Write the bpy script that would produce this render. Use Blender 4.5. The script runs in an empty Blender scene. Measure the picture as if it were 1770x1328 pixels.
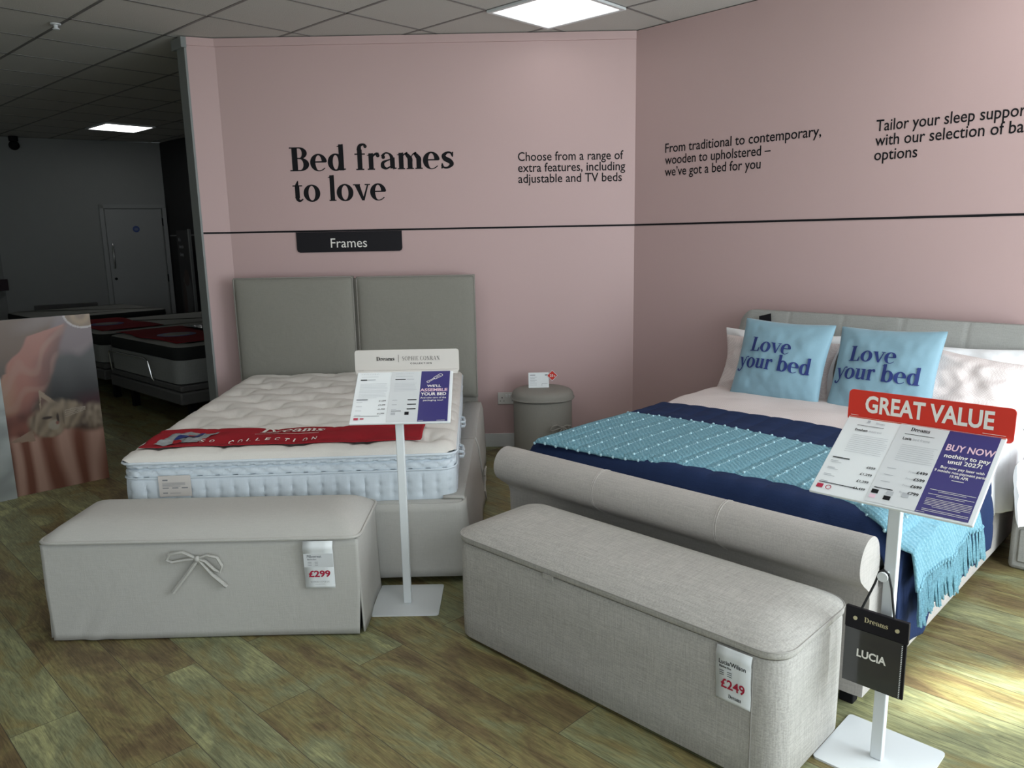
import bpy, bmesh, math, random
import numpy as np
from mathutils import Vector, Matrix, noise as mnoise
R = math.radians
PI = math.pi
rng = random.Random(7)
C = bpy.context.scene.collection
S = bpy.context.scene

# ------------------------------------------------------------------ camera
def make_camera():
    yaw, pitch, roll = R(0.13), R(10.95), R(-1.11)
    f = Vector((math.sin(yaw)*math.cos(pitch), math.cos(yaw)*math.cos(pitch), -math.sin(pitch)))
    r = Vector((math.cos(yaw), -math.sin(yaw), 0)); u = r.cross(f)
    r2 = math.cos(roll)*r + math.sin(roll)*u; u2 = -math.sin(roll)*r + math.cos(roll)*u
    cd = bpy.data.cameras.new('camera'); co = bpy.data.objects.new('camera', cd); C.objects.link(co)
    m = Matrix((r2, u2, -f)).transposed().to_4x4(); m.translation = (0, 0, 1.5)
    co.matrix_world = m
    cd.sensor_fit = 'HORIZONTAL'; cd.sensor_width = 36.0; cd.lens = 36.0*1340/1770
    cd.clip_start = 0.05; cd.clip_end = 100
    S.camera = co
make_camera()
S.view_settings.view_transform = 'Standard'; S.view_settings.look = 'None'
S.view_settings.gamma = 1.0; S.view_settings.use_curve_mapping = False
S.view_settings.exposure = 0.0
try:
    S.cycles.use_denoising = True
    S.cycles.max_bounces = 8; S.cycles.diffuse_bounces = 5; S.cycles.glossy_bounces = 3
    S.cycles.sample_clamp_indirect = 6.0
except Exception:
    pass

# ------------------------------------------------------------------ light
w = bpy.data.worlds.new('daylight'); S.world = w; w.use_nodes = True
bg = w.node_tree.nodes['Background']; bg.inputs[0].default_value = (0.82, 0.92, 1.0, 1); bg.inputs[1].default_value = 1.6

def area(name, loc, direction, sx, sy, power, col):
    ld = bpy.data.lights.new(name, 'AREA'); ld.shape = 'RECTANGLE'; ld.size = sx; ld.size_y = sy
    ld.energy = power; ld.color = col
    o = bpy.data.objects.new(name, ld); C.objects.link(o); o.location = loc
    o.rotation_euler = Vector(direction).to_track_quat('-Z', 'Y').to_euler()
    return o
# daylight entering by the shop windows: one glazed side at the end of the right wall, one behind the camera
UR = Vector((math.cos(R(47.4)), -math.sin(R(47.4)), 0)); NR = Vector((UR.y, -UR.x, 0))     # right wall: along, into the room
P2 = Vector((0.869, 5.40, 0))
L_A1, L_A2, L_A3, L_B1, L_B2, L_SKY, L_PANEL, L_PANEL_FAR, L_PANEL_ADDED = 124.0, 23.0, 34.0, 4.0, 3.0, 0.2, 1.45, 4.1, 9.2
def at_room(u, n, z=0.0): p = P2+UR*u+NR*n; return Vector((p.x, p.y, z))
DAY = (0.90, 0.99, 1.03)
area('window_daylight', at_room(4.36, 1.15, 1.3), -UR, 2.1, 2.3, L_A1, DAY)
area('window_daylight', at_room(4.36, 3.35, 1.3), -UR, 1.9, 2.3, L_A2, DAY)
area('window_daylight', at_room(4.36, 5.40, 1.3), -UR, 1.8, 2.3, L_A3, DAY)
area('window_daylight', at_room(2.9, 6.66, 1.3), -NR, 2.4, 2.3, L_B1, (.84, .93, 1.0))
area('window_daylight', at_room(0.2, 6.66, 1.3), -NR, 2.4, 2.3, L_B2, (.84, .93, 1.0))
bg.inputs[1].default_value = L_SKY
sd = bpy.data.lights.new('sun', 'SUN'); sd.energy = 15.0; sd.angle = R(3.0); sd.color = (0.97, 1.0, 0.88)
so = bpy.data.objects.new('sun', sd); C.objects.link(so); so.location = (6, 2, 5)
so.rotation_euler = Vector((-1.0, 0.14, -1.1)).to_track_quat('-Z', 'Y').to_euler()

# ------------------------------------------------------------------ materials
def new_mat(name):
    m = bpy.data.materials.new(name); m.use_nodes = True
    nt = m.node_tree; b = nt.nodes['Principled BSDF']
    return m, nt, b
def N(nt, t, **kw):
    n = nt.nodes.new(t)
    for k, v in kw.items():
        setattr(n, k, v)
    return n
def srgb(h):
    if isinstance(h, str):
        h = h.lstrip('#'); c = [int(h[i:i+2], 16)/255 for i in (0, 2, 4)]
    else:
        c = [x/255 for x in h]
    return tuple(x/12.92 if x <= .04045 else ((x+.055)/1.055)**2.4 for x in c)
def plain(name, col, rough=.5, metal=0.0, var=.06, nscale=8.0, bump=0.0, bscale=60.0, spec=None, coat=0.0):
    m, nt, b = new_mat(name)
    tc = N(nt, 'ShaderNodeTexCoord'); no = N(nt, 'ShaderNodeTexNoise')
    no.inputs['Scale'].default_value = nscale; no.inputs['Detail'].default_value = 3
    nt.links.new(tc.outputs['Object'], no.inputs['Vector'])
    mx = N(nt, 'ShaderNodeMix', data_type='RGBA')
    mx.inputs[6].default_value = (*[c*(1-var) for c in col], 1); mx.inputs[7].default_value = (*[min(1, c*(1+var)) for c in col], 1)
    nt.links.new(no.outputs['Fac'], mx.inputs[0]); nt.links.new(mx.outputs[2], b.inputs['Base Color'])
    b.inputs['Roughness'].default_value = rough; b.inputs['Metallic'].default_value = metal
    if spec is not None: b.inputs['Specular IOR Level'].default_value = spec
    if coat: b.inputs['Coat Weight'].default_value = coat
    if bump:
        n2 = N(nt, 'ShaderNodeTexNoise'); n2.inputs['Scale'].default_value = bscale; n2.inputs['Detail'].default_value = 4
        nt.links.new(tc.outputs['Object'], n2.inputs['Vector'])
        bp = N(nt, 'ShaderNodeBump'); bp.inputs['Strength'].default_value = bump; bp.inputs['Distance'].default_value = .01
        nt.links.new(n2.outputs['Fac'], bp.inputs['Height']); nt.links.new(bp.outputs[0], b.inputs['Normal'])
    return m
def fabric(name, col, var=.12, thread=260.0, bump=.25, rough=.9, wr=0.0, sheen=0.0):
    """woven cloth: threads along two object axes, slubs, optional soft wrinkles"""
    m, nt, b = new_mat(name)
    tc = N(nt, 'ShaderNodeTexCoord')
    outs = []
    for sc in ((thread*.06, thread, thread), (thread, thread*.06, thread), (thread, thread, thread*.06)):
        mp = N(nt, 'ShaderNodeMapping'); mp.inputs['Scale'].default_value = sc
        nt.links.new(tc.outputs['Object'], mp.inputs['Vector'])
        no = N(nt, 'ShaderNodeTexNoise'); no.inputs['Scale'].default_value = 1.0; no.inputs['Detail'].default_value = 2
        nt.links.new(mp.outputs[0], no.inputs['Vector']); outs.append(no)
    ad = N(nt, 'ShaderNodeMath', operation='ADD')
    nt.links.new(outs[0].outputs['Fac'], ad.inputs[0]); nt.links.new(outs[1].outputs['Fac'], ad.inputs[1])
    ad2 = N(nt, 'ShaderNodeMath', operation='ADD'); nt.links.new(ad.outputs[0], ad2.inputs[0]); nt.links.new(outs[2].outputs['Fac'], ad2.inputs[1]); ad = ad2
    rp = N(nt, 'ShaderNodeMapRange'); rp.inputs[1].default_value = 1.15; rp.inputs[2].default_value = 1.85
    nt.links.new(ad.outputs[0], rp.inputs[0])
    mx = N(nt, 'ShaderNodeMix', data_type='RGBA')
    mx.inputs[6].default_value = (*[c*(1-var) for c in col], 1); mx.inputs[7].default_value = (*[min(1, c*(1+var)) for c in col], 1)
    nt.links.new(rp.outputs[0], mx.inputs[0]); nt.links.new(mx.outputs[2], b.inputs['Base Color'])
    b.inputs['Roughness'].default_value = rough; b.inputs['Specular IOR Level'].default_value = .2
    if sheen: b.inputs['Sheen Weight'].default_value = sheen
    bp = N(nt, 'ShaderNodeBump'); bp.inputs['Strength'].default_value = bump; bp.inputs['Distance'].default_value = .002
    nt.links.new(rp.outputs[0], bp.inputs['Height'])
    last = bp
    if wr:
        n3 = N(nt, 'ShaderNodeTexNoise'); n3.inputs['Scale'].default_value = 5.0; n3.inputs['Detail'].default_value = 3; n3.inputs['Distortion'].default_value = .8
        nt.links.new(tc.outputs['Object'], n3.inputs['Vector'])
        b2 = N(nt, 'ShaderNodeBump'); b2.inputs['Strength'].default_value = wr; b2.inputs['Distance'].default_value = .04
        nt.links.new(n3.outputs['Fac'], b2.inputs['Height']); nt.links.new(bp.outputs[0], b2.inputs['Normal']); last = b2
    nt.links.new(last.outputs[0], b.inputs['Normal'])
    return m
def emit(name, col, strength):
    m, nt, b = new_mat(name)
    b.inputs['Base Color'].default_value = (.8, .8, .8, 1)
    b.inputs['Emission Color'].default_value = (*col, 1); b.inputs['Emission Strength'].default_value = strength
    return m

PINK = (0.50, 0.355, 0.35)
M = {}
M['pink'] = plain('pink_paint', PINK, .55, var=.02, nscale=1.5, bump=.04, bscale=220)
M['white_paint'] = plain('white_paint', (.62, .63, .63), .45, var=.02)
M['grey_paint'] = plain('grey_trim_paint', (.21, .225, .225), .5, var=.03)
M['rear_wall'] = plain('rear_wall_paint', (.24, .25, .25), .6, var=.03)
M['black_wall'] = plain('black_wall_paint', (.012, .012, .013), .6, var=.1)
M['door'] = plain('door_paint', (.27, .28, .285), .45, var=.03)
M['black'] = plain('black_print', (.010, .010, .012), .7, var=.05, spec=.12)
M['black_vinyl'] = plain('black_vinyl', (.010, .009, .012), .5, var=.05, spec=.2)
M['white_metal'] = plain('white_powder_coat', (.66, .69, .71), .38, var=.02)
M['paper'] = plain('white_paper', (.74, .77, .79), .4, var=.015)
M['paper_grey'] = plain('pale_grey_paper', (.62, .64, .66), .45, var=.02)
M['purple'] = plain('purple_print', srgb('#302a6e'), .4, var=.03)
M['cream_card'] = plain('cream_card', (.60, .56, .53), .45, var=.02)
M['red_card'] = plain('red_card', (.62, .03, .016), .35, var=.03)
M['pinkwhite'] = plain('pale_pink_print', (.75, .52, .62), .4, var=.02)
M['white_print'] = plain('white_print', (.8, .78, .74), .45, var=.02)
M['grey_print'] = plain('grey_print', (.22, .23, .25), .5, var=.05)
M['mid_print'] = plain('mid_grey_print', (.42, .44, .47), .5, var=.05)
M['crimson_print'] = plain('crimson_print', (.42, .012, .05), .45, var=.03)
M['navy_print'] = plain('navy_print', (.012, .028, .16), .5, var=.05)
M['gold_print'] = plain('gold_print', (.62, .56, .36), .35, metal=.3, var=.05)
M['steel'] = plain('steel', (.6, .6, .6), .25, metal=1.0)
M['seam'] = plain('seam_thread', (.36, .345, .325), .8, var=.1)
M['dark_gap'] = plain('dark_lining', (.02, .02, .02), .9)
M['stone'] = fabric('stone_linen', (.27, .258, .235), var=.05, thread=420, bump=.15)
M['stone_cush'] = fabric('stone_linen_cushion', (.245, .238, .210), var=.05, thread=420, bump=.15, wr=.12)
M['cream_linen'] = fabric('cream_linen', (.475, .465, .44), var=.045, thread=420, bump=.15, wr=.10)
M['oat'] = fabric('oatmeal_weave', (.41, .395, .37), var=.16, thread=230, bump=.25)
M['oat_dark'] = fabric('oatmeal_weave_bed', (.43, .405, .385), var=.10, thread=260, bump=.2)
M['grey_uph'] = fabric('grey_upholstery', (.31, .31, .295), var=.08, thread=330, bump=.3)
M['matt_top'] = fabric('mattress_damask', (.67, .645, .61), var=.03, thread=300, bump=.1)
M['matt_side'] = fabric('mattress_border', (.62, .68, .735), var=.03, thread=300, bump=.1)
M['red_cloth'] = fabric('red_runner_cloth', (.30, .014, .022), var=.06, thread=300, bump=.1)
M['blue_sateen'] = fabric('blue_sateen', (.225, .37, .455), var=.03, thread=500, bump=.05, rough=.5, wr=.12, sheen=.2)
M['navy'] = fabric('navy_quilt', (.013, .026, .078), var=.08, thread=300, bump=.15, wr=.2)
M['white_cotton'] = fabric('white_cotton', (.80, .81, .83), var=.02, thread=400, bump=.05, wr=.35)
M['cord'] = plain('black_cord', (.012, .012, .014), .8)
M['dark_fab'] = fabric('charcoal_fabric', (.10, .10, .10), var=.1, thread=250, bump=.2)
M['dark_band'] = fabric('black_border_fabric', (.016, .018, .018), var=.1, thread=250, bump=.2)
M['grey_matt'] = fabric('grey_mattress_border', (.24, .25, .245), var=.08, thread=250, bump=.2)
M['shaded_red'] = fabric('shaded_red_runner_cloth', (.17, .009, .014), var=.06, thread=300, bump=.1)  # red runner cloth with the back room's shade put into its colour
M['shaded_top'] = fabric('shaded_mattress_top', (.27, .275, .26), var=.04, thread=250, bump=.1)  # mattress top colour lowered to carry the dimness of the back room
M['plastic_bag'] = plain('clear_plastic_sleeve', (.27, .29, .30), .15, var=.35, nscale=25, bump=.5, bscale=30)
M['socket'] = plain('white_plastic', (.55, .54, .52), .35, var=.02)
M['glass_edge'] = plain('green_glass_edge', (.16, .27, .25), .15, var=.05)
M['panel_on'] = emit('light_panel', (1.0, .99, .97), L_PANEL)
M['panel_added'] = emit('light_panel_added', (1.0, .99, .97), L_PANEL_ADDED)  # glow of the added ceiling panels out of view
M['panel_far'] = emit('light_panel_far', (1.0, .99, .97), L_PANEL_FAR)
M['tile'] = plain('ceiling_tile', (.50, .49, .465), .9, var=.02, nscale=3, bump=.25, bscale=180)
M['tbar'] = plain('ceiling_grid_metal', (.17, .165, .16), .5, var=.03)
M['yellow'] = plain('yellow_notice', (.35, .33, .05), .5)

def gingham(name):
    m, nt, b = new_mat(name)
    tc = N(nt, 'ShaderNodeTexCoord'); mp = N(nt, 'ShaderNodeMapping'); mp.inputs['Scale'].default_value = (170, 170, 170)
    nt.links.new(tc.outputs['Object'], mp.inputs['Vector'])
    ck = N(nt, 'ShaderNodeTexChecker'); ck.inputs['Scale'].default_value = 1.0
    ck.inputs['Color1'].default_value = (.72, .655, .64, 1); ck.inputs['Color2'].default_value = (.62, .54, .535, 1)
    nt.links.new(mp.outputs[0], ck.inputs['Vector']); nt.links.new(ck.outputs['Color'], b.inputs['Base Color'])
    b.inputs['Roughness'].default_value = .85
    n3 = N(nt, 'ShaderNodeTexNoise'); n3.inputs['Scale'].default_value = 6; n3.inputs['Detail'].default_value = 3; n3.inputs['Distortion'].default_value = .6
    nt.links.new(tc.outputs['Object'], n3.inputs['Vector'])
    b2 = N(nt, 'ShaderNodeBump'); b2.inputs['Strength'].default_value = .14; b2.inputs['Distance'].default_value = .04
    nt.links.new(n3.outputs['Fac'], b2.inputs['Height']); nt.links.new(b2.outputs[0], b.inputs['Normal'])
    return m
M['gingham'] = gingham('pink_gingham_cotton')

def throw_mat():
    m, nt, b = new_mat('blue_knit')
    tc = N(nt, 'ShaderNodeTexCoord')
    mp = N(nt, 'ShaderNodeMapping'); mp.inputs['Scale'].default_value = (1, 1, 1)
    nt.links.new(tc.outputs['Object'], mp.inputs['Vector'])
    wv = N(nt, 'ShaderNodeTexWave', wave_type='BANDS', bands_direction='DIAGONAL'); wv.inputs['Scale'].default_value = 26; wv.inputs['Distortion'].default_value = 3; wv.inputs['Detail Scale'].default_value = 12
    nt.links.new(mp.outputs[0], wv.inputs['Vector'])
    vo = N(nt, 'ShaderNodeTexVoronoi'); vo.inputs['Scale'].default_value = 130
    nt.links.new(mp.outputs[0], vo.inputs['Vector'])
    ad = N(nt, 'ShaderNodeMath', operation='MULTIPLY_ADD'); ad.inputs[1].default_value = .5
    nt.links.new(wv.outputs['Fac'], ad.inputs[0]); nt.links.new(vo.outputs['Distance'], ad.inputs[2])
    mx = N(nt, 'ShaderNodeMix', data_type='RGBA'); mx.inputs[6].default_value = (.245, .43, .51, 1); mx.inputs[7].default_value = (.14, .30, .375, 1)
    nt.links.new(ad.outputs[0], mx.inputs[0]); nt.links.new(mx.outputs[2], b.inputs['Base Color'])
    b.inputs['Roughness'].default_value = .95; b.inputs['Specular IOR Level'].default_value = .15
    bp = N(nt, 'ShaderNodeBump'); bp.inputs['Strength'].default_value = .6; bp.inputs['Distance'].default_value = .004; bp.invert = True
    nt.links.new(ad.outputs[0], bp.inputs['Height']); nt.links.new(bp.outputs[0], b.inputs['Normal'])
    return m
M['throw'] = throw_mat()
M['fringe'] = fabric('blue_fringe_yarn', (.17, .34, .42), var=.25, thread=200, bump=.4)
M['bobble'] = plain('pale_bobble_yarn', (.37, .56, .63), .9, var=.1)

def floor_mat():
    m, nt, b = new_mat('worn_vinyl_planks')
    L = nt.links.new
    tc = N(nt, 'ShaderNodeTexCoord')
    mp = N(nt, 'ShaderNodeMapping'); mp.inputs['Rotation'].default_value = (0, 0, R(45)); mp.inputs['Location'].default_value = (4.62, -.02, 0)
    L(tc.outputs['Object'], mp.inputs['Vector'])
    br = N(nt, 'ShaderNodeTexBrick'); br.offset = .37; br.offset_frequency = 2; br.squash = 1
    br.inputs['Scale'].default_value = 1; br.inputs['Brick Width'].default_value = 1.22; br.inputs['Row Height'].default_value = .196
    br.inputs['Mortar Size'].default_value = .0012; br.inputs['Mortar Smooth'].default_value = .3; br.inputs['Bias'].default_value = 0
    br.inputs['Color1'].default_value = (0, 0, 0, 1); br.inputs['Color2'].default_value = (1, 1, 1, 1); br.inputs['Mortar'].default_value = (.5, .5, .5, 1)
    L(mp.outputs[0], br.inputs['Vector'])
    # shift the grain per plank
    ofs = N(nt, 'ShaderNodeVectorMath', operation='SCALE'); ofs.inputs['Scale'].default_value = 23.0
    L(br.outputs['Color'], ofs.inputs[0])
    av = N(nt, 'ShaderNodeVectorMath', operation='ADD'); L(mp.outputs[0], av.inputs[0]); L(ofs.outputs[0], av.inputs[1])
    def noise(scale, det, sx, sy, dist=0.0):
        q = N(nt, 'ShaderNodeMapping'); q.inputs['Scale'].default_value = (sx, sy, 1); L(av.outputs[0], q.inputs['Vector'])
        n = N(nt, 'ShaderNodeTexNoise'); n.inputs['Scale'].default_value = scale; n.inputs['Detail'].default_value = det; n.inputs['Distortion'].default_value = dist
        n.inputs['Roughness'].default_value = .62
        L(q.outputs[0], n.inputs['Vector']); return n
    big = noise(3.4, 7, .8, 1.8, .9); grain = noise(9, 8, .8, 10, 1.6); fine = noise(45, 4, .5, 7)
    cr = N(nt, 'ShaderNodeValToRGB'); e = cr.color_ramp.elements
    e[0].position = .20; e[0].color = (.105, .070, .036, 1); e[1].position = .72; e[1].color = (.39, .385, .19, 1)
    k = e.new(.36); k.color = (.17, .125, .060, 1); k = e.new(.46); k.color = (.24, .205, .088, 1); k = e.new(.58); k.color = (.235, .245, .135, 1)
    mixf = N(nt, 'ShaderNodeMath', operation='MULTIPLY_ADD'); mixf.inputs[1].default_value = .24; L(br.outputs['Color'], mixf.inputs[0])
    sb = N(nt, 'ShaderNodeMath', operation='SUBTRACT'); sb.inputs[1].default_value = .12; L(big.outputs['Fac'], sb.inputs[0]); L(sb.outputs[0], mixf.inputs[2])
    L(mixf.outputs[0], cr.inputs[0])
    gr = N(nt, 'ShaderNodeMapRange'); gr.inputs[1].default_value = .35; gr.inputs[2].default_value = .62; gr.inputs[3].default_value = .60; gr.inputs[4].default_value = 1.16
    L(grain.outputs['Fac'], gr.inputs[0])
    fr = N(nt, 'ShaderNodeMapRange'); fr.inputs[1].default_value = .3; fr.inputs[2].default_value = .7; fr.inputs[3].default_value = .80; fr.inputs[4].default_value = 1.16
    L(fine.outputs['Fac'], fr.inputs[0])
    mu = N(nt, 'ShaderNodeMath', operation='MULTIPLY'); L(gr.outputs[0], mu.inputs[0]); L(fr.outputs[0], mu.inputs[1])
    sc = N(nt, 'ShaderNodeVectorMath', operation='SCALE'); L(cr.outputs['Color'], sc.inputs[0]); L(mu.outputs[0], sc.inputs['Scale'])
    mo = N(nt, 'ShaderNodeMix', data_type='RGBA'); mo.inputs[7].default_value = (.05, .04, .028, 1)
    L(br.outputs['Fac'], mo.inputs[0]); L(sc.outputs[0], mo.inputs[6]); L(mo.outputs[2], b.inputs['Base Color'])
    b.inputs['Roughness'].default_value = .48; b.inputs['Specular IOR Level'].default_value = .35
    bp = N(nt, 'ShaderNodeBump'); bp.inputs['Strength'].default_value = .12; bp.inputs['Distance'].default_value = .003
    L(mu.outputs[0], bp.inputs['Height']); L(bp.outputs[0], b.inputs['Normal'])
    return m
M['floor'] = floor_mat()

# ------------------------------------------------------------------ mesh helpers
class MB:
    def __init__(s): s.v = []; s.f = []; s.m = []
    def add(s, v, f, m=0):
        o = len(s.v); s.v += [tuple(p) for p in v]; s.f += [tuple(i+o for i in q) for q in f]; s.m += [m]*len(f); return s
    def box(s, x0, x1, y0, y1, z0, z1, m=0):
        v = [(x, y, z) for z in (z0, z1) for y in (y0, y1) for x in (x0, x1)]
        return s.add(v, [(0, 2, 3, 1), (4, 5, 7, 6), (0, 1, 5, 4), (2, 6, 7, 3), (0, 4, 6, 2), (1, 3, 7, 5)], m)
    def obox(s, o, ax, ay, az, m=0):
        o, ax, ay, az = map(Vector, (o, ax, ay, az))
        v = [o+ax*i+ay*j+az*k for k in (0, 1) for j in (0, 1) for i in (0, 1)]
        f = [(0, 2, 3, 1), (4, 5, 7, 6), (0, 1, 5, 4), (2, 6, 7, 3), (0, 4, 6, 2), (1, 3, 7, 5)]
        if ax.cross(ay).dot(az) < 0: f = [q[::-1] for q in f]
        return s.add(v, f, m)
    def grid(s, fn, nu, nv, m=0, flip=False, closeu=False):
        v = [fn(i/(nu if closeu else nu-1), j/(nv-1)) for j in range(nv) for i in range(nu)]
        f = []
        for j in range(nv-1):
            for i in range(nu if closeu else nu-1):
                a, b_ = j*nu+i, j*nu+(i+1) % nu
                q = (a, b_, b_+nu, a+nu); f.append(q[::-1] if flip else q)
        return s.add(v, f, m)
    def tube(s, path, r, n=8, m=0, closed=False, cap=True):
        P = [Vector(p) for p in path]; k = len(P); rr = r if isinstance(r, (list, tuple)) else [r]*k
        v = []; prev = None
        for i in range(k):
            t = (P[(i+1) % k]-P[i-1]) if closed else (P[min(i+1, k-1)]-P[max(i-1, 0)])
            if t.length < 1e-9: t = Vector((0, 0, 1))
            t.normalize()
            if prev is None:
                a = Vector((0, 0, 1)) if abs(t.z) < .9 else Vector((1, 0, 0)); x = t.cross(a).normalized()
            else:
                x = prev - t*prev.dot(t)
                x = x.normalized() if x.length > 1e-6 else t.orthogonal().normalized()
            prev = x; y = t.cross(x)
            v += [P[i]+(x*math.cos(2*PI*j/n)+y*math.sin(2*PI*j/n))*rr[i] for j in range(n)]
        f = []
        for i in range(k if closed else k-1):
            for j in range(n):
                a = i*n+j; b_ = i*n+(j+1) % n; c = ((i+1) % k)*n
                f.append((a, b_, c+(j+1) % n, c+j))
        if cap and not closed:
            f.append(tuple(range(n))[::-1]); f.append(tuple((k-1)*n+j for j in range(n)))
        return s.add(v, f, m)
    def lathe(s, prof, n=48, m=0, c=(0, 0, 0)):
        v = []; k = len(prof)
        for i in range(n):
            a = 2*PI*i/n; v += [(c[0]+r*math.cos(a), c[1]+r*math.sin(a), c[2]+z) for r, z in prof]
        f = []
        for i in range(n):
            j = (i+1) % n
            for q in range(k-1): f.append((i*k+q, j*k+q, j*k+q+1, i*k+q+1))
        return s.add(v, f, m)
    def prism(s, poly, to3, depth, m=0):
        """poly in 2-D, to3(x, y, d) -> 3-D"""
        n = len(poly)
        v = [to3(x, y, 0) for x, y in poly]+[to3(x, y, depth) for x, y in poly]
        f = [tuple(range(n)), tuple(range(2*n-1, n-1, -1))]+[(i, i+n, (i+1) % n+n, (i+1) % n) for i in range(n)]
        return s.add(v, f, m)
    def sphere(s, c, r, m=0, nu=8, nv=6, sz=1.0):
        v = []; f = []
        for j in range(nv+1):
            th = PI*j/nv
            for i in range(nu):
                ph = 2*PI*i/nu; v.append((c[0]+r*math.sin(th)*math.cos(ph), c[1]+r*math.sin(th)*math.sin(ph), c[2]+r*sz*math.cos(th)))
        for j in range(nv):
            for i in range(nu):
                f.append((j*nu+i, (j+1)*nu+i, (j+1)*nu+(i+1) % nu, j*nu+(i+1) % nu))
        return s.add(v, f, m)
    def build(s, name, mats, parent=None, smooth=True, sharp=40, bevel=0, seg=3, solid=0, fixn=False):
        me = bpy.data.meshes.new(name); me.from_pydata(s.v, [], s.f); me.update()
        if not isinstance(mats, (list, tuple)): mats = [mats]
        for mt in mats: me.materials.append(mt)
        if len(mats) > 1: me.polygons.foreach_set('material_index', s.m)
        if fixn:
            bm = bmesh.new(); bm.from_mesh(me); bmesh.ops.remove_doubles(bm, verts=bm.verts, dist=1e-5)
            bmesh.ops.recalc_face_normals(bm, faces=bm.faces); bm.to_mesh(me); bm.free()
        if smooth:
            me.polygons.foreach_set('use_smooth', [True]*len(me.polygons)); me.set_sharp_from_angle(angle=R(sharp))
        o = bpy.data.objects.new(name, me); C.objects.link(o)
        if parent: o.parent = parent
        if bevel:
            b = o.modifiers.new('bevel', 'BEVEL'); b.width = bevel; b.segments = seg; b.limit_method = 'ANGLE'; b.angle_limit = R(40)
        if solid:
            b = o.modifiers.new('solid', 'SOLIDIFY'); b.thickness = solid; b.offset = 1
        return o

def thing(name, label, cat, loc=(0, 0, 0), rz=0.0, group=None):
    o = bpy.data.objects.new(name, None); C.objects.link(o); o.location = loc; o.rotation_euler = (0, 0, rz)
    o.empty_display_size = .1
    return tag(o, label, cat, group)
def tag(o, label, cat, group=None):
    o['label'] = label; o['category'] = cat
    if group: o['group'] = group
    return o
def struct(o):
    o['kind'] = 'structure'; return o

# ------------------------------------------------------------------ lettering
def ell(cx, cy, rx, ry, a): return (cx+rx*math.cos(R(a)), cy+ry*math.sin(R(a)))
def g_ring(cx, cy, rx, ry, wx, wy, a0=0, a1=360, n=28, t0=1, t1=1):
    q = []; A = [a0+(a1-a0)*i/n for i in range(n+1)]
    for i in range(n):
        def inner(a, i_):
            k = 1.0
            fr = i_/n
            if t0 < 1 and fr < .25: k = t0+(1-t0)*fr/.25
            if t1 < 1 and fr > .7: k = t1+(1-t1)*(1-fr)/.3
            return ell(cx, cy, rx-wx*k, ry-wy*k, a)
        q.append([ell(cx, cy, rx, ry, A[i]), ell(cx, cy, rx, ry, A[i+1]), inner(A[i+1], i+1), inner(A[i], i)])
    return q
def g_rect(x0, y0, x1, y1): return [[(x0, y0), (x1, y0), (x1, y1), (x0, y1)]]
def g_strk(pts, ws, n=6):
    P = []; W = []
    k = len(pts)
    for i in range(k-1):
        p0, p1, p2, p3 = pts[max(i-1, 0)], pts[i], pts[i+1], pts[min(i+2, k-1)]
        for j in range(n):
            t = j/n
            P.append(tuple(.5*(2*p1[c]+(p2[c]-p0[c])*t+(2*p0[c]-5*p1[c]+4*p2[c]-p3[c])*t*t+(3*p1[c]-p0[c]-3*p2[c]+p3[c])*t**3) for c in (0, 1)))
            W.append(ws[i]+(ws[i+1]-ws[i])*t)
    P.append(pts[-1]); W.append(ws[-1])
    L_ = []; R_ = []
    for i in range(len(P)):
        a = P[max(i-1, 0)]; b = P[min(i+1, len(P)-1)]; dx, dy = b[0]-a[0], b[1]-a[1]; d = math.hypot(dx, dy) or 1
        nx, ny = -dy/d*W[i]/2, dx/d*W[i]/2
        L_.append((P[i][0]+nx, P[i][1]+ny)); R_.append((P[i][0]-nx, P[i][1]-ny))
    return [[R_[i], R_[i+1], L_[i+1], L_[i]] for i in range(len(P)-1)]
def g_quad(*p): return [list(p)]
H_ = .035
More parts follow.
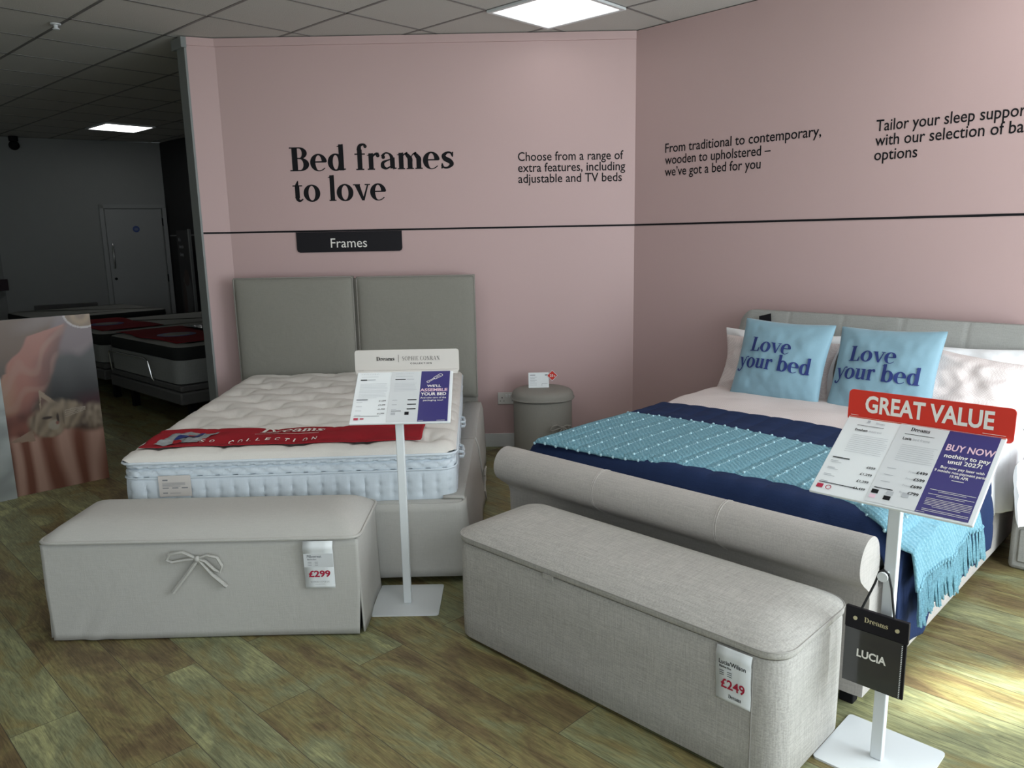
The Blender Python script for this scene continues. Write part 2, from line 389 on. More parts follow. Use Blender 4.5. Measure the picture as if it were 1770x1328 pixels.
def glyphs():
    G = {}; st = .14
    def stem(x, y0, y1): return g_rect(x, y0, x+st, y1)
    def foot(x, w=.22): return g_rect(x+st/2-w/2, 0, x+st/2+w/2, H_)
    def flag(x, y): return g_quad((x-.06, y-.06), (x+.01, y-.075), (x+st, y), (x+st-.02, y+.01))
    G['o'] = (g_ring(.26, .235, .26, .25, .155, .042), .54)
    G['e'] = (g_ring(.25, .235, .25, .25, .155, .042, 4, 322, t1=.25) + g_rect(.12, .235, .475, .272), .52)
    G['d'] = (g_ring(.235, .235, .235, .25, .15, .045) + stem(.335, .0, .74) + flag(.335, .74) + g_quad((.40, 0), (.53, .02), (.53, .05), (.40, .06)), .56)
    G['b'] = (g_ring(.31, .235, .24, .25, .15, .045) + stem(.07, 0, .74) + flag(.07, .74), .57)
    G['l'] = (stem(.07, 0, .74) + flag(.07, .74) + foot(.07), .27)
    G['r'] = (stem(.07, 0, .47) + flag(.07, .47) + foot(.07) + g_strk([(.16, .28), (.21, .40), (.30, .455), (.37, .44)], [.03, .05, .07, .08]) + g_ring(.345, .405, .055, .055, .05, .05, n=14), .40)
    G['a'] = (stem(.30, .03, .34) + g_strk([(.07, .37), (.16, .465), (.27, .455), (.345, .37), (.355, .28)], [.10, .045, .045, .10, .115]) +
              g_ring(.105, .355, .055, .055, .05, .05, n=14) +
              g_strk([(.34, .29), (.22, .26), (.095, .20), (.085, .09), (.19, .03), (.31, .09)], [.03, .04, .09, .12, .055, .03]) + g_quad((.38, 0), (.49, .02), (.49, .05), (.38, .06)), .50)
    def arch(x, w): return g_strk([(x+.09, .30), (x+.15, .41), (x+.24, .455), (x+w-.02, .42), (x+w+st/2, .30), (x+w+st/2, .2)], [.02, .03, .06, .10, st, st])
    G['m'] = (stem(.06, 0, .47) + flag(.06, .47) + foot(.06) + arch(.06, .26) + stem(.32, 0, .3) + foot(.32) + arch(.32, .26) + stem(.58, 0, .3) + foot(.58), .77)
    G['n'] = (stem(.06, 0, .47) + flag(.06, .47) + foot(.06) + arch(.06, .26) + stem(.32, 0, .3) + foot(.32), .51)
    G['u'] = (stem(.06, .15, .47) + g_rect(-.01, .437, .12, .47) + g_strk([(.1175, .2), (.13, .09), (.22, .035), (.33, .10)], [st, st, .06, .03]) + stem(.32, .02, .47) + g_rect(.26, .437, .40, .47) + g_quad((.40, 0), (.50, .02), (.50, .05), (.40, .06)), .52)
    G['s'] = (g_strk([(.36, .37), (.30, .445), (.20, .45), (.10, .37), (.14, .28), (.27, .21), (.33, .12), (.22, .03), (.10, .03), (.04, .11)], [.07, .05, .06, .12, .14, .14, .12, .06, .05, .07]) +
              g_quad((.335, .33), (.375, .33), (.385, .47), (.345, .47)) + g_quad((.02, 0), (.06, 0), (.07, .15), (.03, .15)), .42)
    G['t'] = (stem(.10, .10, .47) + g_quad((.10, .46), (.215, .46), (.215, .60), (.19, .60)) + g_rect(.03, .435, .33, .47) + g_strk([(.1575, .14), (.18, .055), (.25, .02), (.34, .07)], [st, .10, .06, .03]), .36)
    G['f'] = (stem(.10, 0, .58) + foot(.10, .24) + g_rect(.02, .435, .33, .47) + g_strk([(.1575, .56), (.18, .68), (.27, .725), (.35, .70)], [st, .10, .06, .07]) + g_ring(.345, .67, .05, .05, .045, .045, n=14), .36)
    G['v'] = (g_quad((.02, .46), (.18, .46), (.325, .0), (.24, .0)) + g_quad((.25, .0), (.315, .0), (.46, .46), (.415, .46)) + g_rect(-.02, .44, .20, .47) + g_rect(.34, .44, .51, .47), .50)
    G['y'] = (g_quad((.05, .46), (.21, .46), (.345, .02), (.26, .0)) + g_strk([(.45, .45), (.36, .20), (.27, -.05), (.15, -.17), (.03, -.16)], [.05, .055, .06, .06, .05]) + g_rect(.0, .44, .22, .47) + g_ring(.045, -.13, .055, .055, .05, .05, n=14) + g_strk([(.42, .42), (.50, .50), (.60, .50)], [.04, .05, .06]), .52)
    cs = .165
    G['L'] = (g_rect(.07, 0, .07+cs, .68) + g_rect(.0, 0, .48, H_) + g_rect(0, .68-H_, .27, .68) + g_quad((.40, 0), (.50, 0), (.515, .20), (.485, .20)), .55)
    G['B'] = (g_rect(.07, 0, .07+cs, .68) + g_rect(.0, 0, .30, H_) + g_rect(0, .68-H_, .30, .68) + g_rect(.15, .345, .32, .345+H_) + g_ring(.29, .51, .23, .17, .15, H_, -90, 90, n=16) + g_ring(.30, .19, .27, .19, .17, H_, -90, 90, n=16), .60)
    G['D'] = (g_rect(.07, 0, .07+cs, .68) + g_rect(.0, 0, .32, H_) + g_rect(0, .68-H_, .32, .68) + g_ring(.30, .34, .36, .34, .18, H_, -90, 90, n=20), .69)
    # light capitals
    k = .085; th = .022
    G['S'] = (g_strk([(.36, .55), (.26, .665), (.12, .64), (.07, .52), (.18, .38), (.33, .27), (.36, .14), (.24, .02), (.09, .05), (.04, .16)], [.03, .03, .05, .08, .085, .085, .08, .05, .03, .03]), .48)
    G['O'] = (g_ring(.34, .34, .33, .35, k, th), .72)
    G['P'] = (g_rect(.08, 0, .08+k, .68) + g_rect(0, 0, .25, th) + g_rect(0, .68-th, .28, .68) + g_ring(.26, .50, .22, .18, k, th, -90, 90, n=14), .54)
    G['H'] = (g_rect(.08, 0, .08+k, .68) + g_rect(.47, 0, .47+k, .68) + g_rect(.1, .34, .5, .34+th) + g_rect(0, 0, .25, th) + g_rect(.39, 0, .64, th) + g_rect(0, .68-th, .25, .68) + g_rect(.39, .68-th, .64, .68), .70)
    G['I'] = (g_rect(.08, 0, .08+k, .68) + g_rect(0, 0, .25, th) + g_rect(0, .68-th, .25, .68), .30)
    G['E'] = (g_rect(.08, 0, .08+k, .68) + g_rect(0, 0, .46, th) + g_rect(0, .68-th, .44, .68) + g_rect(.1, .34, .36, .34+th) + g_rect(.44, 0, .46, .15) + g_rect(.42, .55, .44, .68), .52)
    G['C'] = (g_ring(.34, .34, .33, .35, k, th, 45, 318), .66)
    G['N'] = (g_rect(.10, 0, .10+th, .68) + g_rect(.55, 0, .55+th, .68) + g_quad((.07, .68), (.17, .68), (.572, 0), (.50, 0)) + g_rect(0, 0, .2, th) + g_rect(.48, .68-th, .66, .68), .70)
    G['R'] = (G['P'][0] + g_quad((.24, .33), (.34, .33), (.60, 0), (.48, 0)), .60)
    G['A'] = (g_quad((.04, 0), (.07, 0), (.34, .68), (.31, .68)) + g_quad((.29, .68), (.36, .68), (.64, 0), (.53, 0)) + g_rect(.15, .2, .46, .2+th) + g_rect(-.02, 0, .16, th) + g_rect(.46, 0, .70, th), .68)
    return G
GL = glyphs()
def serif(text, track=0.0):
    """-> (verts2d, faces), cap height .68"""
    V = []; F = []; x = 0
    for ch in text:
        if ch == ' ': x += .22; continue
        polys, adv = GL[ch]
        lev = 0; prev = None
        for p in polys:
            if prev is not None and len(set(prev) & set(p)) < 2: lev += 1
            prev = p
            o = len(V); V += [(x+a, b, lev*1.2e-4) for a, b in p]; F.append(tuple(range(o, o+len(p))))
        x += adv+track
    return V, F
_cache = {}
def sans(text, weight=0.0, track=1.0):
    key = (text, weight, track)
    if key in _cache: return _cache[key]
    cu = bpy.data.curves.new('lettering_curve', 'FONT'); cu.body = text; cu.size = 1; cu.offset = weight; cu.space_character = track
    cu.resolution_u = 3; cu.fill_mode = 'FRONT'
    o = bpy.data.objects.new('lettering_curve', cu); C.objects.link(o)
    bpy.context.view_layer.update()
    dg = bpy.context.evaluated_depsgraph_get()
    me = bpy.data.meshes.new_from_object(o.evaluated_get(dg))
    V = [(v.co.x, v.co.y) for v in me.vertices]; F = [tuple(p.vertices) for p in me.polygons]
    bpy.data.objects.remove(o); bpy.data.curves.remove(cu); bpy.data.meshes.remove(me)
    _cache[key] = (V, F); return V, F
def fit(txt, x0, y0, width=None, height=None, anchor='l', slant=0.0, capref=None):
    """scale a (V, F) text so that it starts at x0 with its baseline at y0"""
    V, F = txt
    xs = [v[0] for v in V]; lo, hi = min(xs), max(xs)
    if width is not None: sx = width/(hi-lo)
    if height is not None: sy = height/(capref or .7)
    if width is None: sx = sy
    if height is None: sy = sx
    wd = (hi-lo)*sx; off = {'l': 0, 'c': -wd/2, 'r': -wd}[anchor]
    return [((v[0]-lo)*sx+x0+off+slant*v[1]*sy, v[1]*sy+y0)+tuple(v[2:]) for v in V], F
def put(mb, txt, to3, m=0):
    V, F = txt; P = []
    if len(V[0]) > 2:                                       # strokes of a letter sit in hair-thin layers, like cut vinyl
        a, b, c = Vector(to3(V[0][0], V[0][1])), Vector(to3(V[0][0]+.01, V[0][1])), Vector(to3(V[0][0], V[0][1]+.01))
        nn_ = (b-a).cross(c-a).normalized()
        P = [tuple(Vector(to3(v[0], v[1]))+nn_*v[2]) for v in V]
    else: P = [to3(v[0], v[1]) for v in V]
    mb.add(P, F, m)
def bar(mb, to3, x0, y0, x1, y1, m=0):
    mb.add([to3(x0, y0), to3(x1, y0), to3(x1, y1), to3(x0, y1)], [(0, 1, 2, 3)], m)
def plane(o, ax, ay):
    o, ax, ay = Vector(o), Vector(ax), Vector(ay)
    return lambda x, y: tuple(o+ax*x+ay*y)

# ------------------------------------------------------------------ setting
CH = 2.786
P0 = Vector((-2.05, 5.334, 0)); P1 = Vector((-1.887, 5.40, 0)); P3 = P2+UR*4.2
AD = Vector((.685, .728, 0)); BD = Vector((.728, -.685, 0))
RA = Vector((-6.30, 9.80, 0)); RZ = Vector((-4.627, 10.81, 0)); RD = (RZ-RA).normalized(); RN = Vector((RD.y, -RD.x, 0))

mb = MB(); mb.box(-9, 6, -4.5, 12, -.1, 0); struct(mb.build('floor', M['floor'], smooth=False))
mb = MB(); cp = [at_room(4.25, -.1), RZ+BD*7.8+AD*.1, RZ+AD*.1, RA+Vector((-.1, .1, 0)), at_room(-5.15, 6.6), at_room(4.25, 6.6)]
mb.prism([(p.x, p.y) for p in cp], lambda x, y, d: (x, y, CH+.006+d), .12)
ceil = struct(mb.build('ceiling', M['tile'], smooth=False))
mb = MB()
for i in range(-6, 6):                                 # exposed grid bars of the suspended ceiling
    a = 1.819+.557*i
    mb.obox(AD*a-BD*11.3-AD*.009+Vector((0, 0, CH+.0035)), BD*12.4, AD*.018, (0, 0, .0035))
for i in range(-10, 11):
    c = -5.215+.6*i
    mb.obox(BD*c-AD*1.95-BD*.009+Vector((0, 0, CH+.0035)), AD*6.6, BD*.018, (0, 0, .0035))
mb.build('ceiling_grid', M['tbar'], ceil, smooth=False)

def wall(name, a, b, mat, z0=0.0, z1=CH, th=.1, back=None):
    a, b = Vector(a), Vector(b); d = (b-a); n = back if back is not None else Vector((-d.y, d.x, 0)).normalized()
    m_ = MB(); m_.obox(a+Vector((0, 0, z0)), d, Vector(n)*th, (0, 0, z1-z0))
    return struct(m_.build(name, mat, smooth=False))
wall('wall_back', P1, P2, M['pink'], back=(0, 1, 0))
wall('wall_left', P0, P1, M['pink'], back=(0, .15, 0) if 0 else (-.375, .927, 0))
wall('wall_right', P2, P3, M['pink'], back=-NR)
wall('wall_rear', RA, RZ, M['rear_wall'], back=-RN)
wall('wall_black', RZ, RZ+BD*7.75, M['black_wall'], back=AD)
LFAR = at_room(-5.0, 6.5)
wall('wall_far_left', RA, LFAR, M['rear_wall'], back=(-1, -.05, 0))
# shop-front side of the room, outside the frame: real openings that let the daylight in
def opening_wall(name, a, b, ops, n):
    a, b = Vector(a), Vector(b); L = (b-a).length; d = (b-a)/L; m_ = MB(); th = .12
    def seg(s0, s1, z0, z1):
        m_.obox(a+d*s0+Vector((0, 0, z0)), d*(s1-s0), Vector(n)*th, (0, 0, z1-z0))
    last = 0
    for s0, s1, z0, z1 in ops:
        seg(last, s0, 0, CH); seg(s0, s1, 0, z0); seg(s0, s1, z1, CH); last = s1
    seg(last, L, 0, CH)
    return struct(m_.build(name, M['white_paint'], smooth=False))
opening_wall('wall_window_side', at_room(4.2, 0), at_room(4.2, 6.62), [(.15, .65, .02, 2.46), (.85, 2.2, .15, 2.45), (2.4, 4.3, .15, 2.45), (4.5, 6.3, .15, 2.45)], UR)
opening_wall('wall_front', at_room(4.2, 6.5), at_room(-5.1, 6.5), [(.1, 2.5, .15, 2.45), (2.8, 5.2, .15, 2.45)], NR)
mb = MB(); mb.obox(at_room(4.5, .75, 2.62), UR*2.4, NR*6.3, (0, 0, .08)); mb.obox(at_room(4.45, .75, 0), UR*2.4, NR*.05, (0, 0, 2.7)); struct(mb.build('sun_blocker', M['grey_paint'], smooth=False))  # unseen slab and fin added outside to keep sun to the narrow opening

# grey end of the pink partition, with its head block
mb = MB()
e0 = P0+Vector((0.004, -.004, 0)); dq = Vector((-.083, .089, 0))
mb.obox(e0, dq, Vector((-.012, -.006, 0)), (0, 0, CH-.06))
mb.obox(e0+Vector((.006, -.008, CH-.065)), dq*1.35, Vector((-.03, -.012, 0)), (0, 0, .064))
mb.obox(P0+Vector((-.083, .089, 0)), Vector((.45, .2, 0)), Vector((0, .05, 0)), (0, 0, CH))
struct(mb.build('trim_1', M['grey_paint'], smooth=False))
# shallow pink cornice
mb = MB()
mb.obox(P0+Vector((0, 0, CH-.05)), P1-P0, Vector((.375, -.927, 0))*.010, (0, 0, .05))
mb.obox(P1+Vector((0, 0, CH-.05)), P2-P1, (0, -.012, 0), (0, 0, .05))
struct(mb.build('trim_2', M['pink'], smooth=False))
# black line round the walls
mb = MB()
zl = 1.545
mb.obox(P0+Vector((0, 0, zl-.006)), P1-P0, Vector((.375, -.927, 0))*.002, (0, 0, .012))
mb.obox(P1+Vector((0, -.0005, zl-.006)), P2-P1, (0, -.002, 0), (0, 0, .012))
mb.obox(P2+NR*.0005+Vector((0, 0, zl-.006)), P3-P2, NR*.002, (0, 0, .012))
struct(mb.build('trim_3', M['black'], smooth=False))
mb = MB(); mb.obox(P1, P2-P1, (0, -.014, 0), (0, 0, .098)); struct(mb.build('baseboard_back', M['white_paint'], smooth=False, bevel=.004))
mb = MB(); mb.obox(P2, P3-P2, NR*.014, (0, 0, .098)); struct(mb.build('baseboard_right', M['white_paint'], smooth=False, bevel=.004))
mb = MB(); mb.obox(P0, P1-P0, Vector((.375, -.927, 0))*.014, (0, 0, .098)); struct(mb.build('baseboard_left', M['white_paint'], smooth=False, bevel=.004))

# wall lettering
bw = plane((0, 5.3985, 0), (1, 0, 0), (0, 0, 1))
rw = plane(P2+NR*.0015, UR, (0, 0, 1))
mb = MB()
put(mb, fit(serif('Bed frames'), -1.45, 1.942, width=1.10, height=.155, capref=.68), bw)
put(mb, fit(serif('to love'), -1.443, 1.743, width=.63, height=.155, capref=.68), bw)
tag(mb.build('wall_lettering', M['black'], smooth=False), 'large black serif lettering on pink wall reading Bed frames to love', 'lettering')
def para(lines, x, z0, dz, cap, to3, label, widths):
    m_ = MB()
    for i, l in enumerate(lines):
        put(m_, fit(sans(l, .008), x, z0-i*dz, width=widths[i], height=cap, capref=.73), to3)
    return tag(m_.build('wall_lettering', M['black'], smooth=False), label, 'lettering', 'small paragraphs on the pink walls')
para(['Choose from a range of', 'extra features, including', 'adjustable and TV beds'], .081, 1.981, .0715, .06, bw, 'small black wall text about extra features, adjustable and TV beds, left of the wall corner', [.709, .722, .700])
para(['From traditional to contemporary,', 'wooden to upholstered –', 'we’ve got a bed for you'], .246, 1.999, .0735, .06, rw, 'small black wall text beginning From traditional to contemporary, right of the corner', [1.045, .745, .685])
para(['Tailor your sleep support', 'with our selection of base', 'options'], 1.588, 1.992, .0735, .06, rw, 'black wall text beginning Tailor your sleep support, cut off by the picture edge', [.70, .735, .215])
t = thing('wall_sign', 'black tab sign reading Frames hanging from the black wall line', 'sign', (-1.08, 5.395, 1.47))
mb = MB(); rr = .02; poly = [(-.36, .068), (-.36, -.068+rr), (-.354, -.062), (-.36+rr, -.068), (.36-rr, -.068), (.354, -.062), (.36, -.068+rr), (.36, .068)]
mb.prism(poly, lambda x, y, d: (x, -d, y), .004); mb.build('sign_panel', M['black_vinyl'], t, smooth=False)
mb = MB(); put(mb, fit(sans('Frames'), -.127, -.038, width=.247, height=.066, capref=.73), plane((0, -.0055, 0), (1, 0, 0), (0, 0, 1))); mb.build('lettering', M['white_print'], t, smooth=False)

# ceiling lights (recessed 600 panels in the grid); those out of view are added for top light
def ceiling_light(a, c, label, glow='panel_on'):
    p = AD*a+BD*c
    t = thing('ceiling_light', label, 'ceiling light', (p.x, p.y, CH), math.atan2(AD.y, AD.x), 'recessed square ceiling lights')
    m_ = MB(); w_, h_ = .2785, .3; fw = .024
    for x0, x1, y0, y1 in ((-w_, w_, -h_, -h_+fw), (-w_, w_, h_-fw, h_), (-w_, -w_+fw, -h_+fw, h_-fw), (w_-fw, w_, -h_+fw, h_-fw)):
        m_.box(x0, x1, y0, y1, -.010, .005)
    m_.build('frame', M['white_metal'], t, smooth=False)
    m_ = MB(); m_.box(-w_+fw, w_-fw, -h_+fw, h_-fw, -.006, .004); m_.build('diffuser', M[glow], t, smooth=False)
ceiling_light(3.7685, -3.115, 'large bright square ceiling light above the pink wall corner')
ceiling_light(3.7685, -9.615, 'small far ceiling light glowing over the dark back room', 'panel_far')
ceiling_light(1.5405, -3.115, 'added unseen ceiling light over the cream blanket box, above the picture', 'panel_added')
ceiling_light(1.5405, -0.715, 'added unseen ceiling light over the oatmeal blanket box, above the picture', 'panel_added')
ceiling_light(3.7685, -0.715, 'added unseen ceiling light over the sleigh bed, beyond the upper right of the picture', 'panel_far')
ceiling_light(1.5405, 1.685, 'added unseen ceiling light over the bright floor at the right, above the picture', 'panel_added')
t = thing('sprinkler_head', 'small white sprinkler head on the ceiling grid at upper left', 'sprinkler', (-2.674, 4.973, CH))
mb = MB(); mb.lathe([(0, 0), (.03, 0), (.03, -.006), (.012, -.008), (.012, -.028), (0, -.028)], 20); mb.build('body', M['white_metal'], t)
mb = MB(); mb.lathe([(0, -.028), (.02, -.028), (.02, -.032), (0, -.032)], 20); mb.build('deflector', M['white_metal'], t)

# ------------------------------------------------------------------ bed by the back wall
def loop_rect(x0, x1, y0, y1, r, step=.012):
    """points and outward normals round a rounded rectangle, anticlockwise from the front-left"""
    pts = []
    def line(a, b, n):
        L = math.hypot(b[0]-a[0], b[1]-a[1]); k = max(1, int(L/step))
        for i in range(k): pts.append((a[0]+(b[0]-a[0])*i/k, a[1]+(b[1]-a[1])*i/k, n[0], n[1]))
    def arc(cx, cy, a0):
        k = max(3, int(r*PI/2/step))
        for i in range(k):
            a = a0+PI/2*i/k; pts.append((cx+r*math.cos(a), cy+r*math.sin(a), math.cos(a), math.sin(a)))
    line((x0+r, y0), (x1-r, y0), (0, -1)); arc(x1-r, y0+r, -PI/2)
    line((x1, y0+r), (x1, y1-r), (1, 0)); arc(x1-r, y1-r, 0)
    line((x1-r, y1), (x0+r, y1), (0, 1)); arc(x0+r, y1-r, PI/2)
    line((x0, y1-r), (x0, y0+r), (-1, 0)); arc(x0+r, y0+r, PI)
    return pts
def shell(mb, pts, prof, disp=None, m=0):
    """sweep prof [(outward offset, z)] round pts"""
    n = len(pts); L = [0]
    for i in range(n-1): L.append(L[-1]+math.hypot(pts[i+1][0]-pts[i][0], pts[i+1][1]-pts[i][1]))
    v = []
    for j, (o, z) in enumerate(prof):
        for i, (x, y, nx, ny) in enumerate(pts):
            d = o+(disp(L[i], z) if disp else 0); v.append((x+nx*d, y+ny*d, z))
    f = []
    for j in range(len(prof)-1):
        for i in range(n):
            a, b = j*n+i, j*n+(i+1) % n; f.append((a, b, b+n, a+n))
    mb.add(v, f, m)
    return L
def sm(a, b, x):
    t = min(1, max(0, (x-a)/(b-a))); return t*t*(3-2*t)

# divan: skirted cream frame + stone headboard
t = bed = thing('upholstered_bed', 'cream skirted bed frame with stone two-cushion headboard against the back pink wall', 'bed', (-1.03, 3.18, 0))
X0, X1, Y0, Y1 = -.655, .815, 0.0, 2.03
def skirt_panel(fn, nu, nv, name, mat=M['cream_linen']):
    m_ = MB(); m_.grid(fn, nu, nv); return m_.build(name, mat, t, solid=.012)
def foot_fn(u, v):
    L = X1-X0; x = X0+u*(L+.06); z = .035+.335*v
    wob = .006*math.sin(9*u+2*v)*(1-v)
    r = .04
    if x > X1-r:                                          # wraps round the right corner
        a = min(PI/2, (x-(X1-r))/r); xx = X1-r+r*math.sin(a); yy = Y0+r-r*math.cos(a); extra = max(0, (x-(X1-r))-r*PI/2)
        return (xx+.03*(1-v), yy+extra, z)
    return (x, Y0+wob, z)
def foot2(u, v):
    x, y, z = foot_fn(u, v); return (x, y, z)
skirt_panel(foot2, 60, 10, 'foot_skirt')
def side_fn(u, v):
    y = Y0+.045+u*.985; z = .02+.40*min(v, .88)
    return (X1-.09*max(0, v-.88)/.12+.002+.045*(1-v)*sm(0, .5, u)+.004*math.sin(14*u)*(1-v), y, z)
skirt_panel(side_fn, 40, 10, 'side_skirt')
def side2_fn(u, v):
    y = Y0+1.04+u*.97; z = .015+.40*min(v, .88)
    return (X1-.10*max(0, v-.88)/.12+.03-.02*v+.025*(1-v)*sm(.3, 0, u)+.004*math.sin(17*u+1)*(1-v), y, z)
skirt_panel(side2_fn, 40, 10, 'side_skirt')
def sideL(u, v): return (X0, Y0+u*2.0, .03+.34*v)
mb = MB(); mb.grid(sideL, 12, 6, flip=True); mb.build('side_skirt', M['cream_linen'], t, solid=.012)
mb = MB(); mb.box(X0+.03, X1-.04, Y0+.05, Y1, .03, .352); mb.build('base', M['cream_linen'], t, smooth=False)
mb = MB(); mb.prism([(X1-.004, .008), (X1-.004, 2.0), (.70, 2.0), (.785, .06), (.1, .03), (.1, .008)], lambda x, y, d: (x, y, .34+d), .030); mb.build('platform_edge', M['cream_linen'], t, smooth=False, bevel=.004)
for sx in (X0+.08, X1-.12):
    for sy in (.12, 1.9):
        mb = MB(); mb.box(sx, sx+.05, sy, sy+.05, 0, .03); mb.build('leg', M['black'], t, smooth=False)
# headboard: backing with two pillowy cushions
mb = MB(); mb.box(-.815, .80, 2.085, 2.185, .05, 1.225); mb.build('headboard_panel', M['stone'], t, bevel=.012)
def cushion_block(x0, x1, z0, z1, y_front, y_back):
    m_ = MB(); pts = loop_rect(0, 1, 0, 1, .04, .02)
    W, Hh = x1-x0, z1-z0
    def fn(u, v):
        a, b = 2*u-1, 2*v-1
        k = (max(0, 1-abs(a)**9))**.5*(max(0, 1-abs(b)**9))**.5
        return (x0+u*W, y_back-(y_back-y_front)*(.45+.55*k)-.010*(1-a*a)*(1-b*b)+.002*math.sin(13*v+5*u)*(1-abs(a)), z0+v*Hh)
    m_.grid(fn, 50, 50)
    bnd = lambda q: (q[0], y_back, q[2])
    for side in range(4):
        def sf(u, v, side=side):
            p = fn(*[(u, 0), (1, u), (1-u, 1), (0, 1-u)][side]); return (p[0], p[1]+(y_back-p[1])*v, p[2])
        m_.grid(sf, 50, 3, flip=True)
    return m_
h = cushion_block(-.815, -.012, .42, 1.243, 2.03, 2.10).build('headboard_cushion', M['stone_cush'], t, sharp=60)
mb = MB(); mb.tube([(-.81, 2.06, .45), (-.812, 2.058, 1.235), (-.80, 2.058, 1.24), (-.03, 2.058, 1.24), (-.016, 2.058, 1.23), (-.016, 2.06, .45)], .005, 6); mb.build('piping', M['stone'], h)
h = cushion_block(.008, .805, .40, 1.238, 2.03, 2.10).build('headboard_cushion', M['stone_cush'], t, sharp=60)
mb = MB(); mb.tube([(.012, 2.06, .45), (.012, 2.058, 1.225), (.03, 2.058, 1.235), (.78, 2.058, 1.235), (.80, 2.058, 1.225), (.802, 2.06, .42)], .005, 6); mb.build('piping', M['stone'], h)
def bow(parent, o, ax, az, n, s, mat, name='tie_bow', sp=None):
    """ribbon bow lying on a surface: o centre, ax right, az up, n outward"""
    o, ax, az, n = map(Vector, (o, ax, az, n))
    P = lambda x, y, d: o+ax*(x*s)+az*(y*s)+n*d
    m_ = MB()
    m_.tube([P(0, 0, .014), P(-.05, .028, .018), (P(-.10, .022, .016)), P(-.115, -.002, .014), P(-.095, -.012, .015), P(-.04, -.002, .016), P(0, 0, .014)], .0062*s**.5, 6)
    m_.tube([P(0, 0, .014), P(.04, .016, .020), P(.075, .006, .018), P(.09, -.03, .014), P(.08, -.055, .012), P(.06, -.045, .014), P(.03, -.01, .016), P(0, 0, .014)], .0062*s**.5, 6)
    m_.tube([P(0, -.005, .012), P(-.035, -.05, .013), P(-.105, -.135, .012)], .0078*s**.5, 6)
    m_.tube([P(.005, -.005, .012), P(.05, -.065, .013), P(.10, -.115, .012)], .0078*s**.5, 6)
    m_.sphere(P(0, 0, .014), .013*s, nu=10, nv=8)
    return m_.build(name, mat, parent)
bow(t, (X1+.045, 1.10, .17), (0, 1, 0), (0, 0, 1), (1, 0, 0), .75, M['cream_linen'])

# mattress, a little askew on the frame
mt = thing('mattress', 'white pillow-top pocket mattress with tufted top on the cream skirted bed', 'mattress', (-.9575, 3.215, .352), R(2.5))
MW, ML = .715, 1.955
def tuft(L, z):
    gx = ((L/.062) % 1)-.5
    s = 0
    for zz in (.047, .090):
        s -= .007*math.exp(-((gx*.062)/.014)**2-((z-zz)/.010)**2)
    return s-.004*math.exp(-(gx*.062/.006)**2)*sm(0, .03, z)*(1-sm(.12, .15, z))+.004*math.sin(PI*min(1, max(0, z/.15)))
mb = MB()
pts = loop_rect(-MW, MW, 0, ML, .07, .008)
prof = [(-.02, .0), (-.006, .006)]+[(0, .012+.0085*i) for i in range(16)]+[(-.003, .146), (-.012, .150)]
shell(mb, pts, prof, tuft)
mb.add([(x, y, .150) for x, y, *_ in loop_rect(-MW+.012, MW-.012, .012, ML-.012, .06, .05)], [tuple(range(len(loop_rect(-MW+.012, MW-.012, .012, ML-.012, .06, .05))))])
body = mb.build('border', M['matt_side'], mt)
mb = MB()
def cross(L, z):
    k = z-.150; a = (L/.075+k/.042) % 1; b = (L/.075-k/.042) % 1
    return -.0035*1.8*(math.exp(-((a-.5)*.075/.007)**2)+math.exp(-((b-.5)*.075/.007)**2))
prof = [(-.012, .150), (-.002, .153), (0, .158), (0, .166), (0, .174), (-.002, .181), (-.010, .186), (-.022, .188)]
shell(mb, pts, prof, cross)
prof = [(-.024, .188), (-.010, .190), (-.002, .195), (0, .201), (-.002, .208), (-.006, .213)]
shell(mb, pts, prof, cross)
mb.add([(x-nx*.006, y-ny*.006, .2135) for x, y, nx, ny in pts], [tuple(range(len(pts)))])
mb.build('quilted_band', M['matt_side'], body)
def rect_path(x0, x1, y0, y1, r, z, step=.03): return [(p[0], p[1], z) for p in loop_rect(x0, x1, y0, y1, r, step)]
mb = MB()
mb.tube(rect_path(-MW-.002, MW+.002, -.002, ML+.002, .07, .150), .0045, 6, closed=True)
mb.tube(rect_path(-MW+.016, MW-.016, .016, ML-.016, .07, .188), .0035, 6, closed=True)
mb.tube(rect_path(-MW-.004, MW+.004, -.004, ML+.004, .055, .217), .006, 6, closed=True)
mb.build('piping', M['matt_side'], body)
# tufted top
tufts = []
for r_ in range(10):
    yy = .14+r_*.19
    for c_ in range(5):
        tufts.append((-MW+.14+c_*.29+(.145 if r_ % 2 else 0), yy))
tufts = [(x, y) for x, y in tufts if abs(x) < MW-.06]
tufa = np.array(tufts)
def top_z(x, y):
    ex = min(1, (MW+.004-abs(x))/.09); ey = min(1, min(y+.004, ML+.004-y)/.09)
    e = max(0, ex)*max(0, ey)
    edge = math.sqrt(max(0, 1-(1-min(1, max(0, ex)))**2))*math.sqrt(max(0, 1-(1-min(1, max(0, ey)))**2))
    z = .217+.047*edge
    d = np.hypot(tufa[:, 0]-x, tufa[:, 1]-y)
    k = int(np.argmin(d)); dd = d[k]; th = math.atan2(y-tufts[k][1], x-tufts[k][0])
    near = np.sort(d)[:2]
    z -= edge*(.030*math.exp(-(dd/.06)**2) + .014*math.exp(-(dd/.014)**2))
    z -= edge*.006*max(0, math.sin(7*th+k))*math.exp(-(dd-.05)**2/.0035)
    # creases joining the tufts row by row
    row = (y-.14)/.19; fr = abs(row-round(row))*.19
    z -= edge*.012*math.exp(-(fr/.03)**2)
    z += edge*.004*mnoise.noise(Vector((x*7, y*7, 1.3)))
    if edge < .9: z += .003*math.sin(90*x+40*mnoise.noise(Vector((x*3, y*3, 0))))*edge*(1-edge)*2 if y < .2 else 0
    return z
mb = MB()
